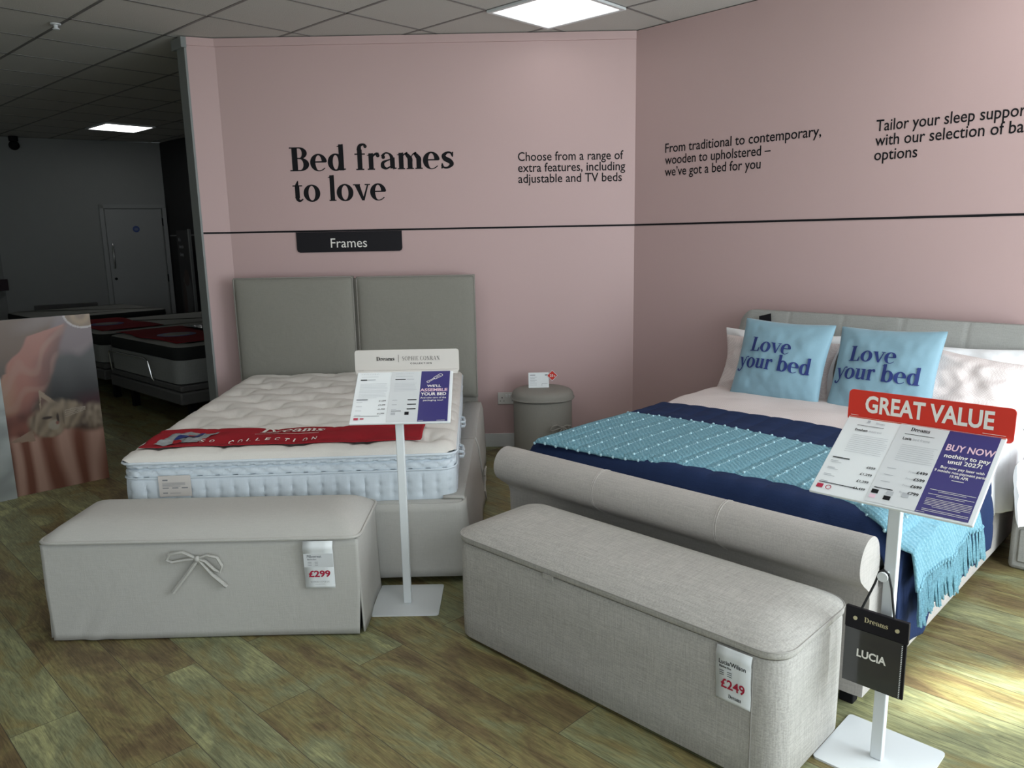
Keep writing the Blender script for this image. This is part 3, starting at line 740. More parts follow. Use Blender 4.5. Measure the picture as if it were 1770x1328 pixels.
def topf(u, v):
    a = u*2-1; x = (MW+.004)*(math.copysign(abs(a)**.9, a)); b = v; y = -.004+(ML+.008)*b
    # round the plan corners a little
    cx = max(0, abs(x)-(MW-.05)); cy = max(0, .05-y, y-(ML-.05))
    if cx > 0 and cy > 0 and math.hypot(cx, cy) > .054:
        k = .054/math.hypot(cx, cy); x = math.copysign((MW-.05)+cx*k, x); y = (.05-cy*k) if y < .05+.001 else (ML-.05+cy*k)
    return (x, y, top_z(x, y))
mb.grid(topf, 120, 150)
mb.build('pillow_top', M['matt_top'], mt, sharp=80)
lab = plane((-.555+.01, -.009, .078), (1, 0, .01), (0, 0, 1))
mb = MB(); mb.obox((-.555, -.006, .070), (.135, 0, 0), (0, -.004, 0), (0, 0, .092)); lb = mb.build('label', M['cream_card'], mt, smooth=False)
lb['label'] = 'cream printed product label'
lp = plane((-.555, -.0115, .070), (1, 0, 0), (0, 0, 1))
mb = MB()
put(mb, fit(serif('NOE'), .018, .068, height=.009, capref=.68), lp) if 0 else None
for k in range(4): bar(mb, lp, .016, .060-.005*k, .112-.02*(k == 3), .0615-.005*k)
for k in range(3): bar(mb, lp, .016+.04*k, .036, .042+.04*k, .040)
bar(mb, lp, .016, .014, .036, .018); bar(mb, lp, .045, .014, .09, .0155); bar(mb, lp, .018, .070, .040, .076)
mb.build('print', M['grey_print'], lb, smooth=False)
for yy in (.42, 1.02):
    mb = MB(); mb.tube([(MW+.004, yy-.06, .125), (MW+.022, yy-.05, .12), (MW+.026, yy, .118), (MW+.022, yy+.05, .12), (MW+.004, yy+.06, .125)], .008, 6)
    mb.tube([(MW+.004, yy-.06, .100), (MW+.022, yy-.05, .097), (MW+.026, yy, .095), (MW+.022, yy+.05, .097), (MW+.004, yy+.06, .100)], .008, 6)
    mb.build('side_handle', M['matt_side'], mt)

# red runner lying across the foot of the mattress
rn = thing('bed_runner', 'red bed runner with white lettering across the foot of the tufted white mattress', 'bed runner', (-.9575, 3.215, .352), R(2.5))
def run_pt(x, y): return (x, y, top_z(max(-MW, min(MW, x)), y)*.35+.65*.2655+.003)
mb = MB()
def rfn(u, v):
    x = -MW+.055+u*(2*MW-.21); y = .075+.30*v+.012*math.sin(3*u*PI)*v - .01*u
    x += -.015*v+.02*(u > .9)*v
    return run_pt(x, y)
mb.grid(rfn, 90, 24)
rc = mb.build('cloth', M['red_cloth'], rn, solid=.003)
def rlay(x, y): p = run_pt(x, y); return (p[0], p[1], p[2]+.0068)
mb = MB()
put(mb, fit(serif('Dreams'), -.185, .255, width=.285, height=.10, capref=.68), rlay)
for i in range(12): bar(mb, rlay, -.20+i*.024, .222, -.176+i*.024, .2255)
x = -.42
for s_ in 'SO COLLECTION':
    if s_ != ' ': put(mb, fit(sans(s_, .01), x, .130, width=.020 if s_ != 'I' else .006, height=.038, capref=.73), rlay)
    x += .041
mb.build('lettering', M['white_print'], rn, smooth=False)
mb = MB()
def bagf(u, v):
    x = -.62+u*.19+.055*v; y = .135+.16*v; p = run_pt(x, y); return (x, y, p[2]+.007+.007*math.sin(9*u+5*v)*math.sin(7*v)+.004*mnoise.noise(Vector((u*9, v*9, 3))))
mb.grid(bagf, 26, 18)
bagt = thing('leaflet_sleeve', 'clear crinkled plastic sleeve with leaflet on the red bed runner', 'sleeve', (-.9575, 3.215, .352), R(2.5))
mb.build('sleeve', M['plastic_bag'], bagt, sharp=80)
mb = MB()
def bagl(u, v):
    p = bagf(.25+.55*u, .35+.3*v+.06*u); return (p[0], p[1], p[2]+.0025)
mb.grid(bagl, 8, 4); mb.build('leaflet', M['navy_print'], bagt)

# ------------------------------------------------------------------ sign stands
def sign_stand(root, cx, cy, header_mat, post_y, board):
    """board: (half width, y/z of lower edge, y/z of upper edge)"""
    hw, (yb, zb), (yt, zt) = board
    m_ = MB(); poly = []
    for px, py, a0 in ((.125, -.125, -90), (.125, .125, 0), (-.125, .125, 90), (-.125, -.125, 180)):
        for i in range(5): a = R(a0+90*i/4); poly.append((px+.012*math.cos(a), py+.012*math.sin(a)))
    m_.prism(poly, lambda x, y, d: (cx+x, cy+y, .006-d), .006); m_.build('base_plate', M['white_metal'], root, smooth=False)
    m_ = MB(); m_.box(cx-.016, cx+.016, post_y-.0125, post_y+.0125, .006, zb+.018); post = m_.build('post', M['white_metal'], root, bevel=.003)
    m_ = MB(); d = Vector((0, yt-yb, zt-zb)).normalized(); nn = Vector((0, -d.z, d.y)); L = math.hypot(yt-yb, zt-zb)
    m_.obox(Vector((cx-.05, yb+.06, zb+.035))-nn*.034, (.10, 0, 0), d*.12, nn*.022); m_.build('bracket', M['white_metal'], root, smooth=False)
    return d, nn, L
def board_on(root, o, ax, d, nn, wid, L, spec):
    """tilted price board with three printed sheets"""
    m_ = MB(); m_.obox(Vector(o)-Vector(nn)*.008, Vector(ax)*wid, Vector(d)*L, Vector(nn)*.008)
    bd = m_.build('price_board', M['paper'], root, smooth=False, bevel=.002, seg=2)
    pl = plane(Vector(o)+Vector(nn)*.0012, ax, d); p2 = plane(Vector(o)+Vector(nn)*.0022, ax, d)
    k = wid/.40
    m_ = MB(); bar(m_, pl, .145*k, .006, .268*k, L-.003); m_.build('middle_sheet', M['paper_grey'], bd, smooth=False)
    m_ = MB(); bar(m_, pl, .268*k, .006, wid-.012, L-.003); m_.build('offer_sheet', M['purple'], bd, smooth=False)
    dk, gy, pk, wt, cr = MB(), MB(), MB(), MB(), MB()
    spec(k, L, p2, dk, gy, pk, wt, cr)
    dk.build('dark_print', M['black'], bd, smooth=False); gy.build('fine_print', M['mid_print'], bd, smooth=False)
    pk.build('pink_print', M['pinkwhite'], bd, smooth=False); wt.build('white_lettering', M['white_print'], bd, smooth=False)
    cr.build('crimson_badge', M['crimson_print'], bd, smooth=False)
def fine_lines(gy, pl, x0, x1, y0, n, dy, r0=3):
    r_ = random.Random(r0)
    for i in range(n): bar(gy, pl, x0, y0-i*dy, x1-(x1-x0)*r_.choice((0, .05, .1, .35 if i == n-1 else 0.02)), y0-i*dy+.0011)
def spec1(k, L, pl, dk, gy, pk, wt, cr):
    for cx in (.055, .198):
        put(gy, fit(serif('SOPHIE CONRAN', .1), cx*k, L-.022, width=.075*k, height=.007, capref=.68, anchor='c'), pl)
        bar(gy, pl, (cx-.035)*k, L-.035, (cx+.035)*k, L-.0335)
    bar(dk, pl, .018*k, L-.054, .045*k, L-.049); bar(gy, pl, .048*k, L-.053, .08*k, L-.049)
    bar(dk, pl, .162*k, L-.054, .205*k, L-.049); bar(gy, pl, .208*k, L-.053, .24*k, L-.049)
    fine_lines(gy, pl, .020*k, .135*k, L-.075, 12, .0072); fine_lines(gy, pl, .162*k, .255*k, L-.075, 7, .0072, 9)
    bar(dk, pl, .014*k, .126, .060*k, .1295)
    for i, p_ in enumerate(('£1,299', '£1,599', '£1,799', '£1,999')):
        put(dk, fit(sans(p_, .015), .134*k, .117-i*.023, height=.0075, capref=.73, anchor='r'), pl); bar(gy, pl, .016*k, .113-i*.023, .04*k, .115-i*.023)
    for i in range(3):
        bar(dk, pl, .222*k, .121-i*.025, .258*k, .126-i*.025); bar(gy, pl, .160*k, .121-i*.025, .18*k, .124-i*.025)
    bar(dk, pl, .014*k, .038, .115*k, .0395)
    bar(cr, pl, .015*k, .018, .033*k, .030); bar(cr, pl, .040*k, .021, .055*k, .028)
    bar(dk, pl, .160*k, .062, .20*k, .0645); bar(gy, pl, .160*k, .042, .178*k, .056); bar(dk, pl, .215*k, .042, .232*k, .058)
    cx = .325*k
    put(wt, fit(sans("WE'LL", .03), cx, L-.098, width=.058*k, height=.013, capref=.73, anchor='c'), pl)
    put(pk, fit(sans('ASSEMBLE', .03), cx, L-.122, width=.112*k, height=.0165, capref=.73, anchor='c'), pl)
    put(wt, fit(sans('YOUR BED', .03), cx, L-.145, width=.104*k, height=.0165, capref=.73, anchor='c'), pl)
    put(wt, fit(sans('And take care of the', .012), cx, L-.162, width=.105*k, height=.0085, capref=.73, anchor='c'), pl)
    put(wt, fit(sans('packaging too!', .012), cx, L-.176, width=.08*k, height=.0085, capref=.73, anchor='c'), pl)
    # screwdriver outline
    def seg(a, b, w_=.0022):
        a, b = Vector((a[0], a[1], 0)), Vector((b[0], b[1], 0)); d_ = (b-a).normalized(); q = Vector((-d_.y, d_.x, 0))*w_/2
        wt.add([pl((p_).x, (p_).y) for p_ in (a+q, a-q, b-q, b+q)], [(0, 1, 2, 3)])
    c0 = (cx, L-.048); ux, uy = .78, .62
    T = lambda x, y: (c0[0]+(x*ux-y*uy)*k, c0[1]+(x*uy+y*ux)*.95)
    hp = [T(-.001, -.006), T(.034, -.008), T(.038, -.004), T(.038, .004), T(.034, .008), T(-.001, .006)]
    for i in range(6): seg(hp[i], hp[(i+1) % 6])
    hp = [T(-.001, -.0025), T(-.026, -.0025), T(-.03, -.005), T(-.038, -.004), T(-.038, .004), T(-.03, .005), T(-.026, .0025), T(-.001, .0025)]
    for i in range(7): seg(hp[i], hp[i+1])
    seg(T(.006, 0), T(.03, 0))
    bar(wt, pl, .272*k, .010, .292*k, .0115); bar(wt, pl, .345*k, .010, .378*k, .0115)
def spec2(k, L, pl, dk, gy, pk, wt, cr):
    put(gy, fit(serif('Dreams'), .082*k, L-.024, width=.024*k, height=.008, capref=.68), pl)
    bar(gy, pl, .058*k, L-.022, .066*k, L-.012)
    put(dk, fit(serif('Dreams'), .200*k, L-.028, width=.048*k, height=.014, capref=.68, anchor='c'), pl)
    bar(dk, pl, .035*k, L-.036, .108*k, L-.0345); bar(dk, pl, .165*k, L-.042, .24*k, L-.0405)
    put(dk, fit(sans('Evesham', .02), .036*k, L-.058, width=.034*k, height=.009, capref=.73), pl)
    put(gy, fit(sans('mattress'), .074*k, L-.058, width=.034*k, height=.009, capref=.73), pl)
    put(dk, fit(sans('Lucia', .02), .166*k, L-.064, width=.022*k, height=.011, capref=.73), pl)
    put(gy, fit(sans('bed frame'), .192*k, L-.064, width=.042*k, height=.011, capref=.73), pl)
    fine_lines(gy, pl, .036*k, .138*k, L-.076, 10, .0075); fine_lines(gy, pl, .170*k, .262*k, L-.084, 9, .0075, 9)
    bar(dk, pl, .016*k, .136, .062*k, .1395)
    for i, p_ in enumerate(('£999', '£1,299', '£1,399', '£1,499')):
        put(dk, fit(sans(p_, .015), .136*k, .116-i*.0265, height=.0085, capref=.73, anchor='r'), pl); bar(gy, pl, .016*k, .123-i*.0265, .036*k, .125-i*.0265); bar(gy, pl, .016*k, .118-i*.0265, .046*k, .1195-i*.0265)
    for i, p_ in enumerate(('£499', '£599', '£699', '£799')):
        put(dk, fit(sans(p_, .02), .262*k, .130-i*.025, height=.010, capref=.73, anchor='r'), pl); put(gy, fit(sans('From'), .236*k, .130-i*.025, height=.007, capref=.73, anchor='r'), pl); bar(gy, pl, .162*k, .133-i*.025, .185*k, .135-i*.025)
    bar(dk, pl, .014*k, .038, .118*k, .0405)
    bar(cr, pl, .013*k, .018, .030*k, .032)
    for i in range(12):
        a0, a1 = 2*PI*i/12, 2*PI*(i+1)/12
        cr.add([pl(.045*k+r_*math.cos(a), .024+r_*math.sin(a)) for r_, a in ((.008, a0), (.008, a1), (.006, a1), (.006, a0))], [(0, 1, 2, 3)])
    bar(dk, pl, .154*k, .057, .20*k, .060)
    for x_, y_, q in ((.152, .037, dk), (.188, .040, gy), (.225, .043, gy), (.186, .022, dk)):
        bar(q, pl, x_*k, y_, (x_+.017)*k, y_+.014)
    bar(pk, pl, .152*k, .020, .167*k, .033)
    cx = .333*k
    put(pk, fit(sans('BUY NOW', .02), cx, L-.078, width=.112*k, height=.024, capref=.73, anchor='c'), pl)
    put(wt, fit(sans('nothing to pay', .02), cx, L-.104, width=.106*k, height=.0145, capref=.73, anchor='c'), pl)
    put(wt, fit(sans('until 2027!', .02), cx, L-.124, width=.078*k, height=.0145, capref=.73, anchor='c'), pl)
    put(wt, fit(sans('Buy now pay later with', .015), cx, L-.144, width=.100*k, height=.0095, capref=.73, anchor='c'), pl)
    put(wt, fit(sans('9 months non-payment period', .015), cx, L-.158, width=.122*k, height=.0095, capref=.73, anchor='c'), pl)
    put(wt, fit(sans('19.9% APR', .015), cx, L-.172, width=.042*k, height=.0095, capref=.73, anchor='c'), pl)
    bar(wt, pl, cx-.014*k, L-.182, cx+.014*k, L-.180)
    r_ = random.Random(5)
    for i in range(15):
        if i in (2, 5, 12): continue
        hw_ = (.052-.02*(i in (1, 4, 11)))*k; bar(wt, pl, cx-hw_, .088-i*.0052, cx+hw_, .0892-i*.0052)
    bar(wt, pl, .270*k, .009, .290*k, .010)

def header_on(root, x0, x1, y, z0, z1, lean, mat, mk):
    m_ = MB(); poly = []; r = .012
    for px, pz, a0 in ((x1-r, z0+r, -90), (x1-r, z1-r, 0), (x0+r, z1-r, 90), (x0+r, z0+r, 180)):
        for i in range(5): a = R(a0+90*i/4); poly.append((px+r*math.cos(a), pz+r*math.sin(a)))
    m_.prism(poly, lambda x, z, d: (x, y+(z-z0)*lean+d, z), .004)
    hd = m_.build('header_sign', mat, root, smooth=False)
    lf = lambda x, z: (x, y+(z-z0)*lean-.0012, z)
    mk(hd, lf)
    return hd
sd1 = thing('sign_stand', 'white sign stand with cream header, between the cream blanket box and its bed', 'sign stand', (0, 0, 0), 0, 'sign stands at the feet of the beds')
b1 = (.2, (2.945, .783), (3.185, .948))
d, nn, L = sign_stand(sd1, -.443, 3.02, None, 2.995, b1)
board_on(sd1, (-.633, 2.945, .783), (1, 0, 0), d, nn, .396, L, spec1)
def mk1(hd, lf):
    m_ = MB()
    put(m_, fit(serif('Dreams'), -.555, .992, width=.075, height=.0165, capref=.68), lf)
    bar(m_, lf, -.464, .985, -.4625, 1.016)
    put(m_, fit(serif('SOPHIE CONRAN', .12), -.447, .992, width=.155, height=.0165, capref=.68), lf)
    put(m_, fit(sans('COLLECTION', .02, 1.5), -.414, .976, width=.088, height=.0065, capref=.73), lf)
    bar(m_, lf, -.632, .951, -.61, .9525)
    m_.build('lettering', M['black'], hd, smooth=False)
header_on(sd1, -.645, -.212, 3.188, .940, 1.037, .05, M['cream_card'], mk1)
mb = MB(); mb.box(-.64, -.218, 3.180, 3.187, .936, .952); mb.build('clear_strip', M['cream_card'], sd1, smooth=False)

BP = Vector((1.05, 2.245, 0))                              # front right foot of the sleigh bed; its frame is turned 45 degrees
sd2 = thing('sign_stand', 'white post sign stand at the sleigh bed corner with red header reading GREAT VALUE', 'sign stand', BP, R(-45), 'sign stands at the feet of the beds')
d, nn, L = sign_stand(sd2, .177, -.187, None, -.205, (.2, (-.265, .775), (-.005, .945)))
board_on(sd2, (-.038, -.265, .775), (1, 0, 0), d, nn, .412, L, spec2)
def mk2(hd, lf):
    m_ = MB()
    put(m_, fit(sans('GREAT VALUE', .028), .172, .962, width=.335, height=.050, capref=.73, anchor='c'), lf)
    bar(m_, lf, -.035, .948, -.013, .9492); bar(m_, lf, .315, .948, .37, .9492)
    m_.build('lettering', M['white_print'], hd, smooth=False)
header_on(sd2, -.045, .388, -.002, .930, 1.024, .05, M['red_card'], mk2)
mb = MB(); mb.box(-.035, .372, -.010, -.003, .926, .944); mb.build('clear_strip', plain('red_tinted_strip', (.62, .16, .10), .2), sd2, smooth=False)
mb = MB(); mb.tube([(.172, -.217, .575), (.172, -.252, .575)], .005, 10); mb.tube([(.172, -.252, .575), (.172, -.258, .575)], .0135, 20); mb.build('peg', M['white_metal'], sd2)
# swatch book hanging from the peg
sw = thing('swatch_book', 'black fabric swatch book hanging by a cord from the peg of the right sign stand', 'swatch book', BP, R(-45))
sx0, sx1, sz0, sz1, sy = .084, .250, .243, .468, -.262
mb = MB(); mb.box(sx0, sx1, sy, sy+.012, sz1-.062, sz1); hb = mb.build('header_strip', M['black_vinyl'], sw, bevel=.002)
hf = plane((0, sy-.0012, 0), (1, 0, 0), (0, 0, 1))
mb = MB(); put(mb, fit(serif('Dreams'), (sx0+sx1)/2, sz1-.034, width=.062, height=.0145, capref=.68, anchor='c'), hf); mb.build('lettering', M['gold_print'], hb, smooth=False)
for x_ in (sx0+.028, sx1-.028):
    mb = MB(); mb.tube([(x_, sy+.001, sz1-.030), (x_, sy-.003, sz1-.030)], .0055, 14); mb.build('stud', M['gold_print'], hb)
mb = MB(); mb.box(sx0+.003, sx1-.003, sy+.002, sy+.010, sz0, sz1-.06)
pb = mb.build('pages', M['black_vinyl'], sw, bevel=.001)
mb = MB(); mb.box(sx0+.002, sx1-.010, sy-.0005, sy+.0015, sz0+.001, sz1-.062); mb.build('clear_cover', plain('dark_clear_cover', (.035, .036, .038), .12, coat=.6), sw, smooth=False)
mb = MB(); put(mb, fit(sans('LUCIA', .03), (sx0+sx1)/2-.006, sz0+.085, width=.078, height=.023, capref=.73, anchor='c'), plane((0, sy-.0018, 0), (1, 0, 0), (0, 0, 1))); mb.build('lettering', M['white_print'], pb, smooth=False)
mb = MB()
for k in range(30): mb.box(sx1-.014, sx1-.011, sy-.001, sy+.011, sz0+.004+k*.0052, sz0+.0065+k*.0052)
mb.build('page_edges', M['paper'], pb, smooth=False)
mb = MB()
mb.tube([(sx0+.040, sy+.006, sz1-.002), (.150, -.246, .545), (.160, -.246, .583), (.172, -.246, .5915), (.184, -.246, .583), (.194, -.246, .545), (sx1-.040, sy+.006, sz1-.002)], .0032, 8)
mb.build('cord', M['cord'], sw)

# ------------------------------------------------------------------ blanket boxes
bb = thing('blanket_box', 'cream slipcovered blanket box with ribbon bow, at the foot of the tufted mattress bed', 'blanket box', (-1.18, 2.950, 0), 0, 'blanket boxes at the bed feet')
hw, hd_ = .588, .196
def frontp(u, v):
    x = (2*u-1)*(hw-.004+.012*min(1, v*2.0)); z = .006+.382*v
    out = .008*(1-v)**2+.004*math.sin(5*u+1)*(1-v)
    cr_ = .006*math.exp(-((u-.13)/.06)**2)*math.sin(60*u-14*v)*max(0, .45-v)*2
    return (x*(1+.0*v), -hd_-out-cr_, z)
mb = MB(); mb.grid(frontp, 90, 16); mb.build('front_skirt', M['cream_linen'], bb, solid=.006)
def sidep(sg):
    def f_(u, v):
        y = -hd_+.004+u*(2*hd_-.008); z = .008+.380*v
        return (sg*(hw+.009*(1-v)**2+.004*math.sin(7*u)*(1-v)), y+(-.004)*(1-v), z)
    return f_
mb = MB(); mb.grid(sidep(1), 30, 12); mb.build('side_skirt', M['cream_linen'], bb, solid=.006)
mb = MB(); mb.grid(sidep(-1), 30, 12, flip=True); mb.build('side_skirt', M['cream_linen'], bb, solid=.006)
mb = MB(); mb.grid(lambda u, v: (hw-u*2*hw, hd_+.008*(1-v), .008+.38*v), 30, 6); mb.build('back_skirt', M['cream_linen'], bb, solid=.006)
mb = MB(); mb.box(-hw+.008, hw-.008, -hd_+.006, hd_-.006, .0, .385); mb.build('carcass', M['dark_gap'], bb, smooth=False)
def pillow_lid(root, hw, hd_, z0, hedge, hdome, mat, r, over=.012, pw=3.0):
    m_ = MB(); pts = loop_rect(-hw-over, hw+over, -hd_-over, hd_+over, r, .015)
    prof = [(-.03, z0), (-.004, z0+.001), (0, z0+.005)]
    shell(m_, pts, [(o, z) for o, z in prof])
    rings = 14
    v = []; n = len(pts)
    for j in range(rings+1):
        k = j/rings
        for x, y, nx, ny in pts:
            # shrink towards the centre line; dome height grows quickly then flattens
            sc = 1-k; ins = (hd_+over)*k*.98
            px = math.copysign(max(abs(x)-ins*(1 if abs(x) > hw+over-hd_ else 0)*1.0, 0), x) if 0 else x*(1-k*(hd_/(hw))*.98)
            py = y*(1-k*.98)
            v.append((px, py, z0+.005+hedge*min(1, k*6)*(.5 if k < .001 else 1)*(0 if j == 0 else 1)+hdome*(1-(1-k)**pw)))
    f = []
    for j in range(rings):
        for i in range(n):
            a, b = j*n+i, j*n+(i+1) % n; f.append((a, b, b+n, a+n))
    f.append(tuple(rings*n+i for i in range(n)))
    m_.add(v, f)
    m_.add([(x*.96, y*.96, z0) for x, y, *_ in pts], [tuple(range(n))[::-1]])
    return m_.build('lid', mat, root, sharp=70)
lid = pillow_lid(bb, hw, hd_, .391, 0, .066, M['cream_linen'], .045, over=.014, pw=3.4)
mb = MB(); mb.tube(rect_path(-hw-.015, hw+.015, -hd_-.015, hd_+.015, .045, .397, .02), .0065, 8, closed=True); mb.build('piping', M['cream_linen'], lid)
bow(bb, (-.005, -hd_-.008, .328), (1, 0, 0), (0, 0, 1), (0, -1, 0), 1.0, M['cream_linen'])
def price_tag(root, o, ax, n, w_, h_, fold, sheets):
    """folded paper tag hanging from under a lid"""
    o, ax, n = Vector(o), Vector(ax), Vector(n); m_ = MB()
    def f_(u, v):
        zz = -h_*(1-v)
        out = .004+.010*math.sin(PI*min(1, (1-v)*1.3))*.6+fold*math.exp(-((1-v-.13)/.08)**2)
        return o+ax*(w_*u)+n*out+Vector((0, 0, zz))
    m_.grid(lambda u, v: f_(u, v), 4, 24)
    pg = m_.build('paper', M['paper'], root, solid=.001)
    def lay(x, y):
        p = f_(x/w_, y/h_); return tuple(p+n*.0022)
    sheets(pg, lay, w_, h_)
def sheet1(pg, lay, w_, h_):
    m_ = MB()
    for i in range(8): bar(m_, lambda x, y: tuple(Vector(lay(x, y))-Vector((0, -.0006, 0))), .001, h_*(.46+.036*i), w_-.001, h_*(.46+.036*(i+1)))
    m_.build('grey_band', M['paper_grey'], pg, smooth=False)
    m_ = MB(); put(m_, fit(sans('Pillowrest', .02), .014, h_*.665, width=.054, height=.011, capref=.73), lay); put(m_, fit(sans('Blanket Box', .02), .015, h_*.615, width=.034, height=.0055, capref=.73), lay)
    for i in range(3): bar(m_, lay, .016, h_*(.565-.032*i), .030, h_*(.573-.032*i)); bar(m_, lay, .042, h_*(.565-.032*i), .054, h_*(.573-.032*i))
    put(m_, fit(serif('SOPHIE CONRAN', .1), w_/2, h_*.12, width=.07, height=.0065, capref=.68, anchor='c'), lay); put(m_, fit(sans('COLLECTION', 0, 1.4), w_/2, h_*.075, width=.036, height=.0035, capref=.73, anchor='c'), lay)
    m_.build('print', M['grey_print'], pg, smooth=False)
    m_ = MB(); put(m_, fit(sans('£299', .03), w_/2, h_*.245, width=.082, height=.027, capref=.73, anchor='c'), lay); m_.build('price', M['crimson_print'], pg, smooth=False)
tg = thing('price_tag', 'white paper price tag reading £299 on the cream blanket box', 'price tag', (-.787, 2.744, .389))
price_tag(tg, (0, -.006, 0), (1, 0, 0), (0, -1, 0), .112, .188, .008, sheet1)

b2 = thing('blanket_box', 'oatmeal woven blanket box with rounded corners in front of the sleigh bed', 'blanket box', BP, R(-45), 'blanket boxes at the bed feet')
bx0, bx1, by0, by1 = -1.245, .045, -.556, -.114
cx2, cy2 = (bx0+bx1)/2, (by0+by1)/2; hw2, hd2 = (bx1-bx0)/2, (by1-by0)/2
mb = MB(); pts = [(x+cx2, y+cy2, nx, ny) for x, y, nx, ny in loop_rect(-hw2, hw2, -hd2, hd2, .075, .012)]
shell(mb, pts, [(-.02, .012), (-.004, .013), (0, .018), (.001, .1), (.001, .25), (0, .375), (-.006, .385), (-.03, .386)])
n_ = len(pts); mb.add([(x-nx*.02, y-ny*.02, .012) for x, y, nx, ny in pts], [tuple(range(n_))[::-1]]); mb.add([(x-nx*.03, y-ny*.03, .386) for x, y, nx, ny in pts], [tuple(range(n_))])
bd2 = mb.build('body', M['oat'], b2)
mb = MB(); mb.tube([(bx1-.080, by0-.0016, .02), (bx1-.080, by0-.0026, .2), (bx1-.080, by0-.0012, .378)], .0022, 6); mb.build('seam', M['seam'], bd2)
mb = MB(); mb.box(cx2-hw2+.03, cx2+hw2-.03, cy2-hd2+.03, cy2+hd2-.03, .386, .391); mb.build('lining', M['dark_gap'], b2, smooth=False)
for sx in (bx0+.1, bx1-.14):
    for sy_ in (by0+.07, by1-.11):
        mb = MB(); mb.box(sx, sx+.04, sy_, sy_+.04, 0, .013); mb.build('foot', M['black'], b2, smooth=False)
mb = MB(); pts = [(x+cx2, y+cy2, nx, ny) for x, y, nx, ny in loop_rect(-hw2-.003, hw2+.003, -hd2-.003, hd2+.003, .078, .012)]
rings = 16; v = []; n_ = len(pts)
prof = [(-.02, .3905), (-.003, .391), (0, .395), (.001, .405), (0, .413)]
shell(mb, pts, prof)
for j in range(rings+1):
    k = j/rings; e_ = 1-(1-k)**3.2
    for x, y, nx, ny in pts:
        X, Y = x-cx2, y-cy2
        v.append((cx2+X*(1-k*.98*hd2/hw2), cy2+Y*(1-k*.98), .413+.047*e_))
f = []
for j in range(rings):
    for i in range(n_):
        a, b = j*n_+i, j*n_+(i+1) % n_; f.append((a, b, b+n_, a+n_))
f.append(tuple(rings*n_+i for i in range(n_))); mb.add(v, f)
lid2 = mb.build('lid', M['oat'], b2, sharp=70)
mb = MB(); mb.tube([(x+nx*.0005, y+ny*.0005, .413) for x, y, nx, ny in pts], .0022, 6, closed=True); mb.build('seam', M['seam'], lid2)
mb = MB(); mb.box(-.79, -.745, by0-.006, by0-.001, .378, .394); mb.build('pull_tab', M['oat'], b2, smooth=False)
def sheet2(pg, lay, w_, h_):
    m_ = MB(); put(m_, fit(sans('Lucia/Wilson', .015), .010, h_*.70, width=.080, height=.013, capref=.73), lay); put(m_, fit(sans('Blanket Box', .02), .012, h_*.635, width=.036, height=.0065, capref=.73), lay)
    for i in range(3): bar(m_, lay, .012, h_*(.57-.038*i), .026, h_*(.58-.038*i)); bar(m_, lay, .036, h_*(.57-.038*i), .050, h_*(.58-.038*i))
    put(m_, fit(serif('Dreams'), w_*.56, h_*.085, width=.038, height=.011, capref=.68, anchor='c'), lay)
    m_.build('print', M['black'], pg, smooth=False)
    m_ = MB(); put(m_, fit(sans('£249', .02), w_/2, h_*.25, width=.072, height=.030, capref=.73, anchor='c'), lay); m_.build('price', M['crimson_print'], pg, smooth=False)
tg2 = thing('price_tag', 'white paper price tag reading £249 on the oatmeal blanket box', 'price tag', BP, R(-45))
price_tag(tg2, (-.140, by0-.002, .388), (1, 0, 0), (0, -1, 0), .104, .160, .004, sheet2)

# ------------------------------------------------------------------ round bedside stool with card, socket
ns = thing('drum_stool', 'round cream fabric drum stool with padded lid and ribbon bow by the wall socket', 'stool', (.218, 5.165, 0))
mb = MB(); mb.lathe([(.17, .0), (.196, .003), (.198, .02), (.199, .2), (.199, .395), (.19, .402), (0, .402)], 64); mb.build('drum', M['stone'], ns)
mb = MB(); prof = [(.0, .404), (.195, .404), (.212, .410)]+[(.210-.21*(i/12)**2.2*1, .416+.058*(1-(1-i/12)**3)) for i in range(13)]
mb.lathe(prof, 64); l3 = mb.build('lid', M['stone'], ns, sharp=60)
mb = MB(); mb.tube([(.212*math.cos(2*PI*i/60), .212*math.sin(2*PI*i/60), .410+.003*math.sin(6*PI*i/60)) for i in range(60)], .005, 6, closed=True); mb.build('piping', M['stone'], l3)
a_ = R(-57); bow(ns, (.205*math.cos(a_), .205*math.sin(a_), .235), (-math.sin(a_), math.cos(a_), 0), (0, 0, 1), (math.cos(a_), math.sin(a_), 0), .85, M['stone'])
pc = thing('price_card', 'small white price card with red 25% diamond on the round drum stool', 'price card', (.193, 5.15, .4745))
mb = MB(); mb.obox((-.069, 0, 0), (.138, 0, 0), (0, .003, 0), (0, .02, .100)); cd_ = mb.build('card', M['paper'], pc, smooth=False)
cl_ = plane((-.069, -.0015, 0), (1, 0, 0), (0, .2, 1))
mb = MB(); bar(mb, cl_, .010, .082, .046, .087); bar(mb, cl_, .112, .080, .132, .088)
for i in range(5): bar(mb, cl_, .010, .070-.010*i, .056-.012*(i % 2), .0715-.010*i)
bar(mb, cl_, .010, .018, .056, .0195); bar(mb, cl_, .090, .026, .128, .0275); bar(mb, cl_, .090, .012, .0915, .026)
mb.build('print', M['grey_print'], cd_, smooth=False)
mb = MB(); mb.obox((-.069, .001, -.0), (.138, 0, 0), (0, .045, 0), (0, 0, .002)); mb.build('card_foot', M['paper'], pc, smooth=False)
mb = MB(); c_ = Vector((.092, .012, .080)); r_ = .037
mb.add([c_+Vector((0, 0, r_)), c_+Vector((-r_, 0, 0)), c_+Vector((0, 0, -r_)), c_+Vector((r_, 0, 0))], [(0, 1, 2, 3)])
dt = mb.build('discount_diamond', M['paper'], pc, smooth=False, solid=.001); dt['label'] = 'red diamond discount tag'
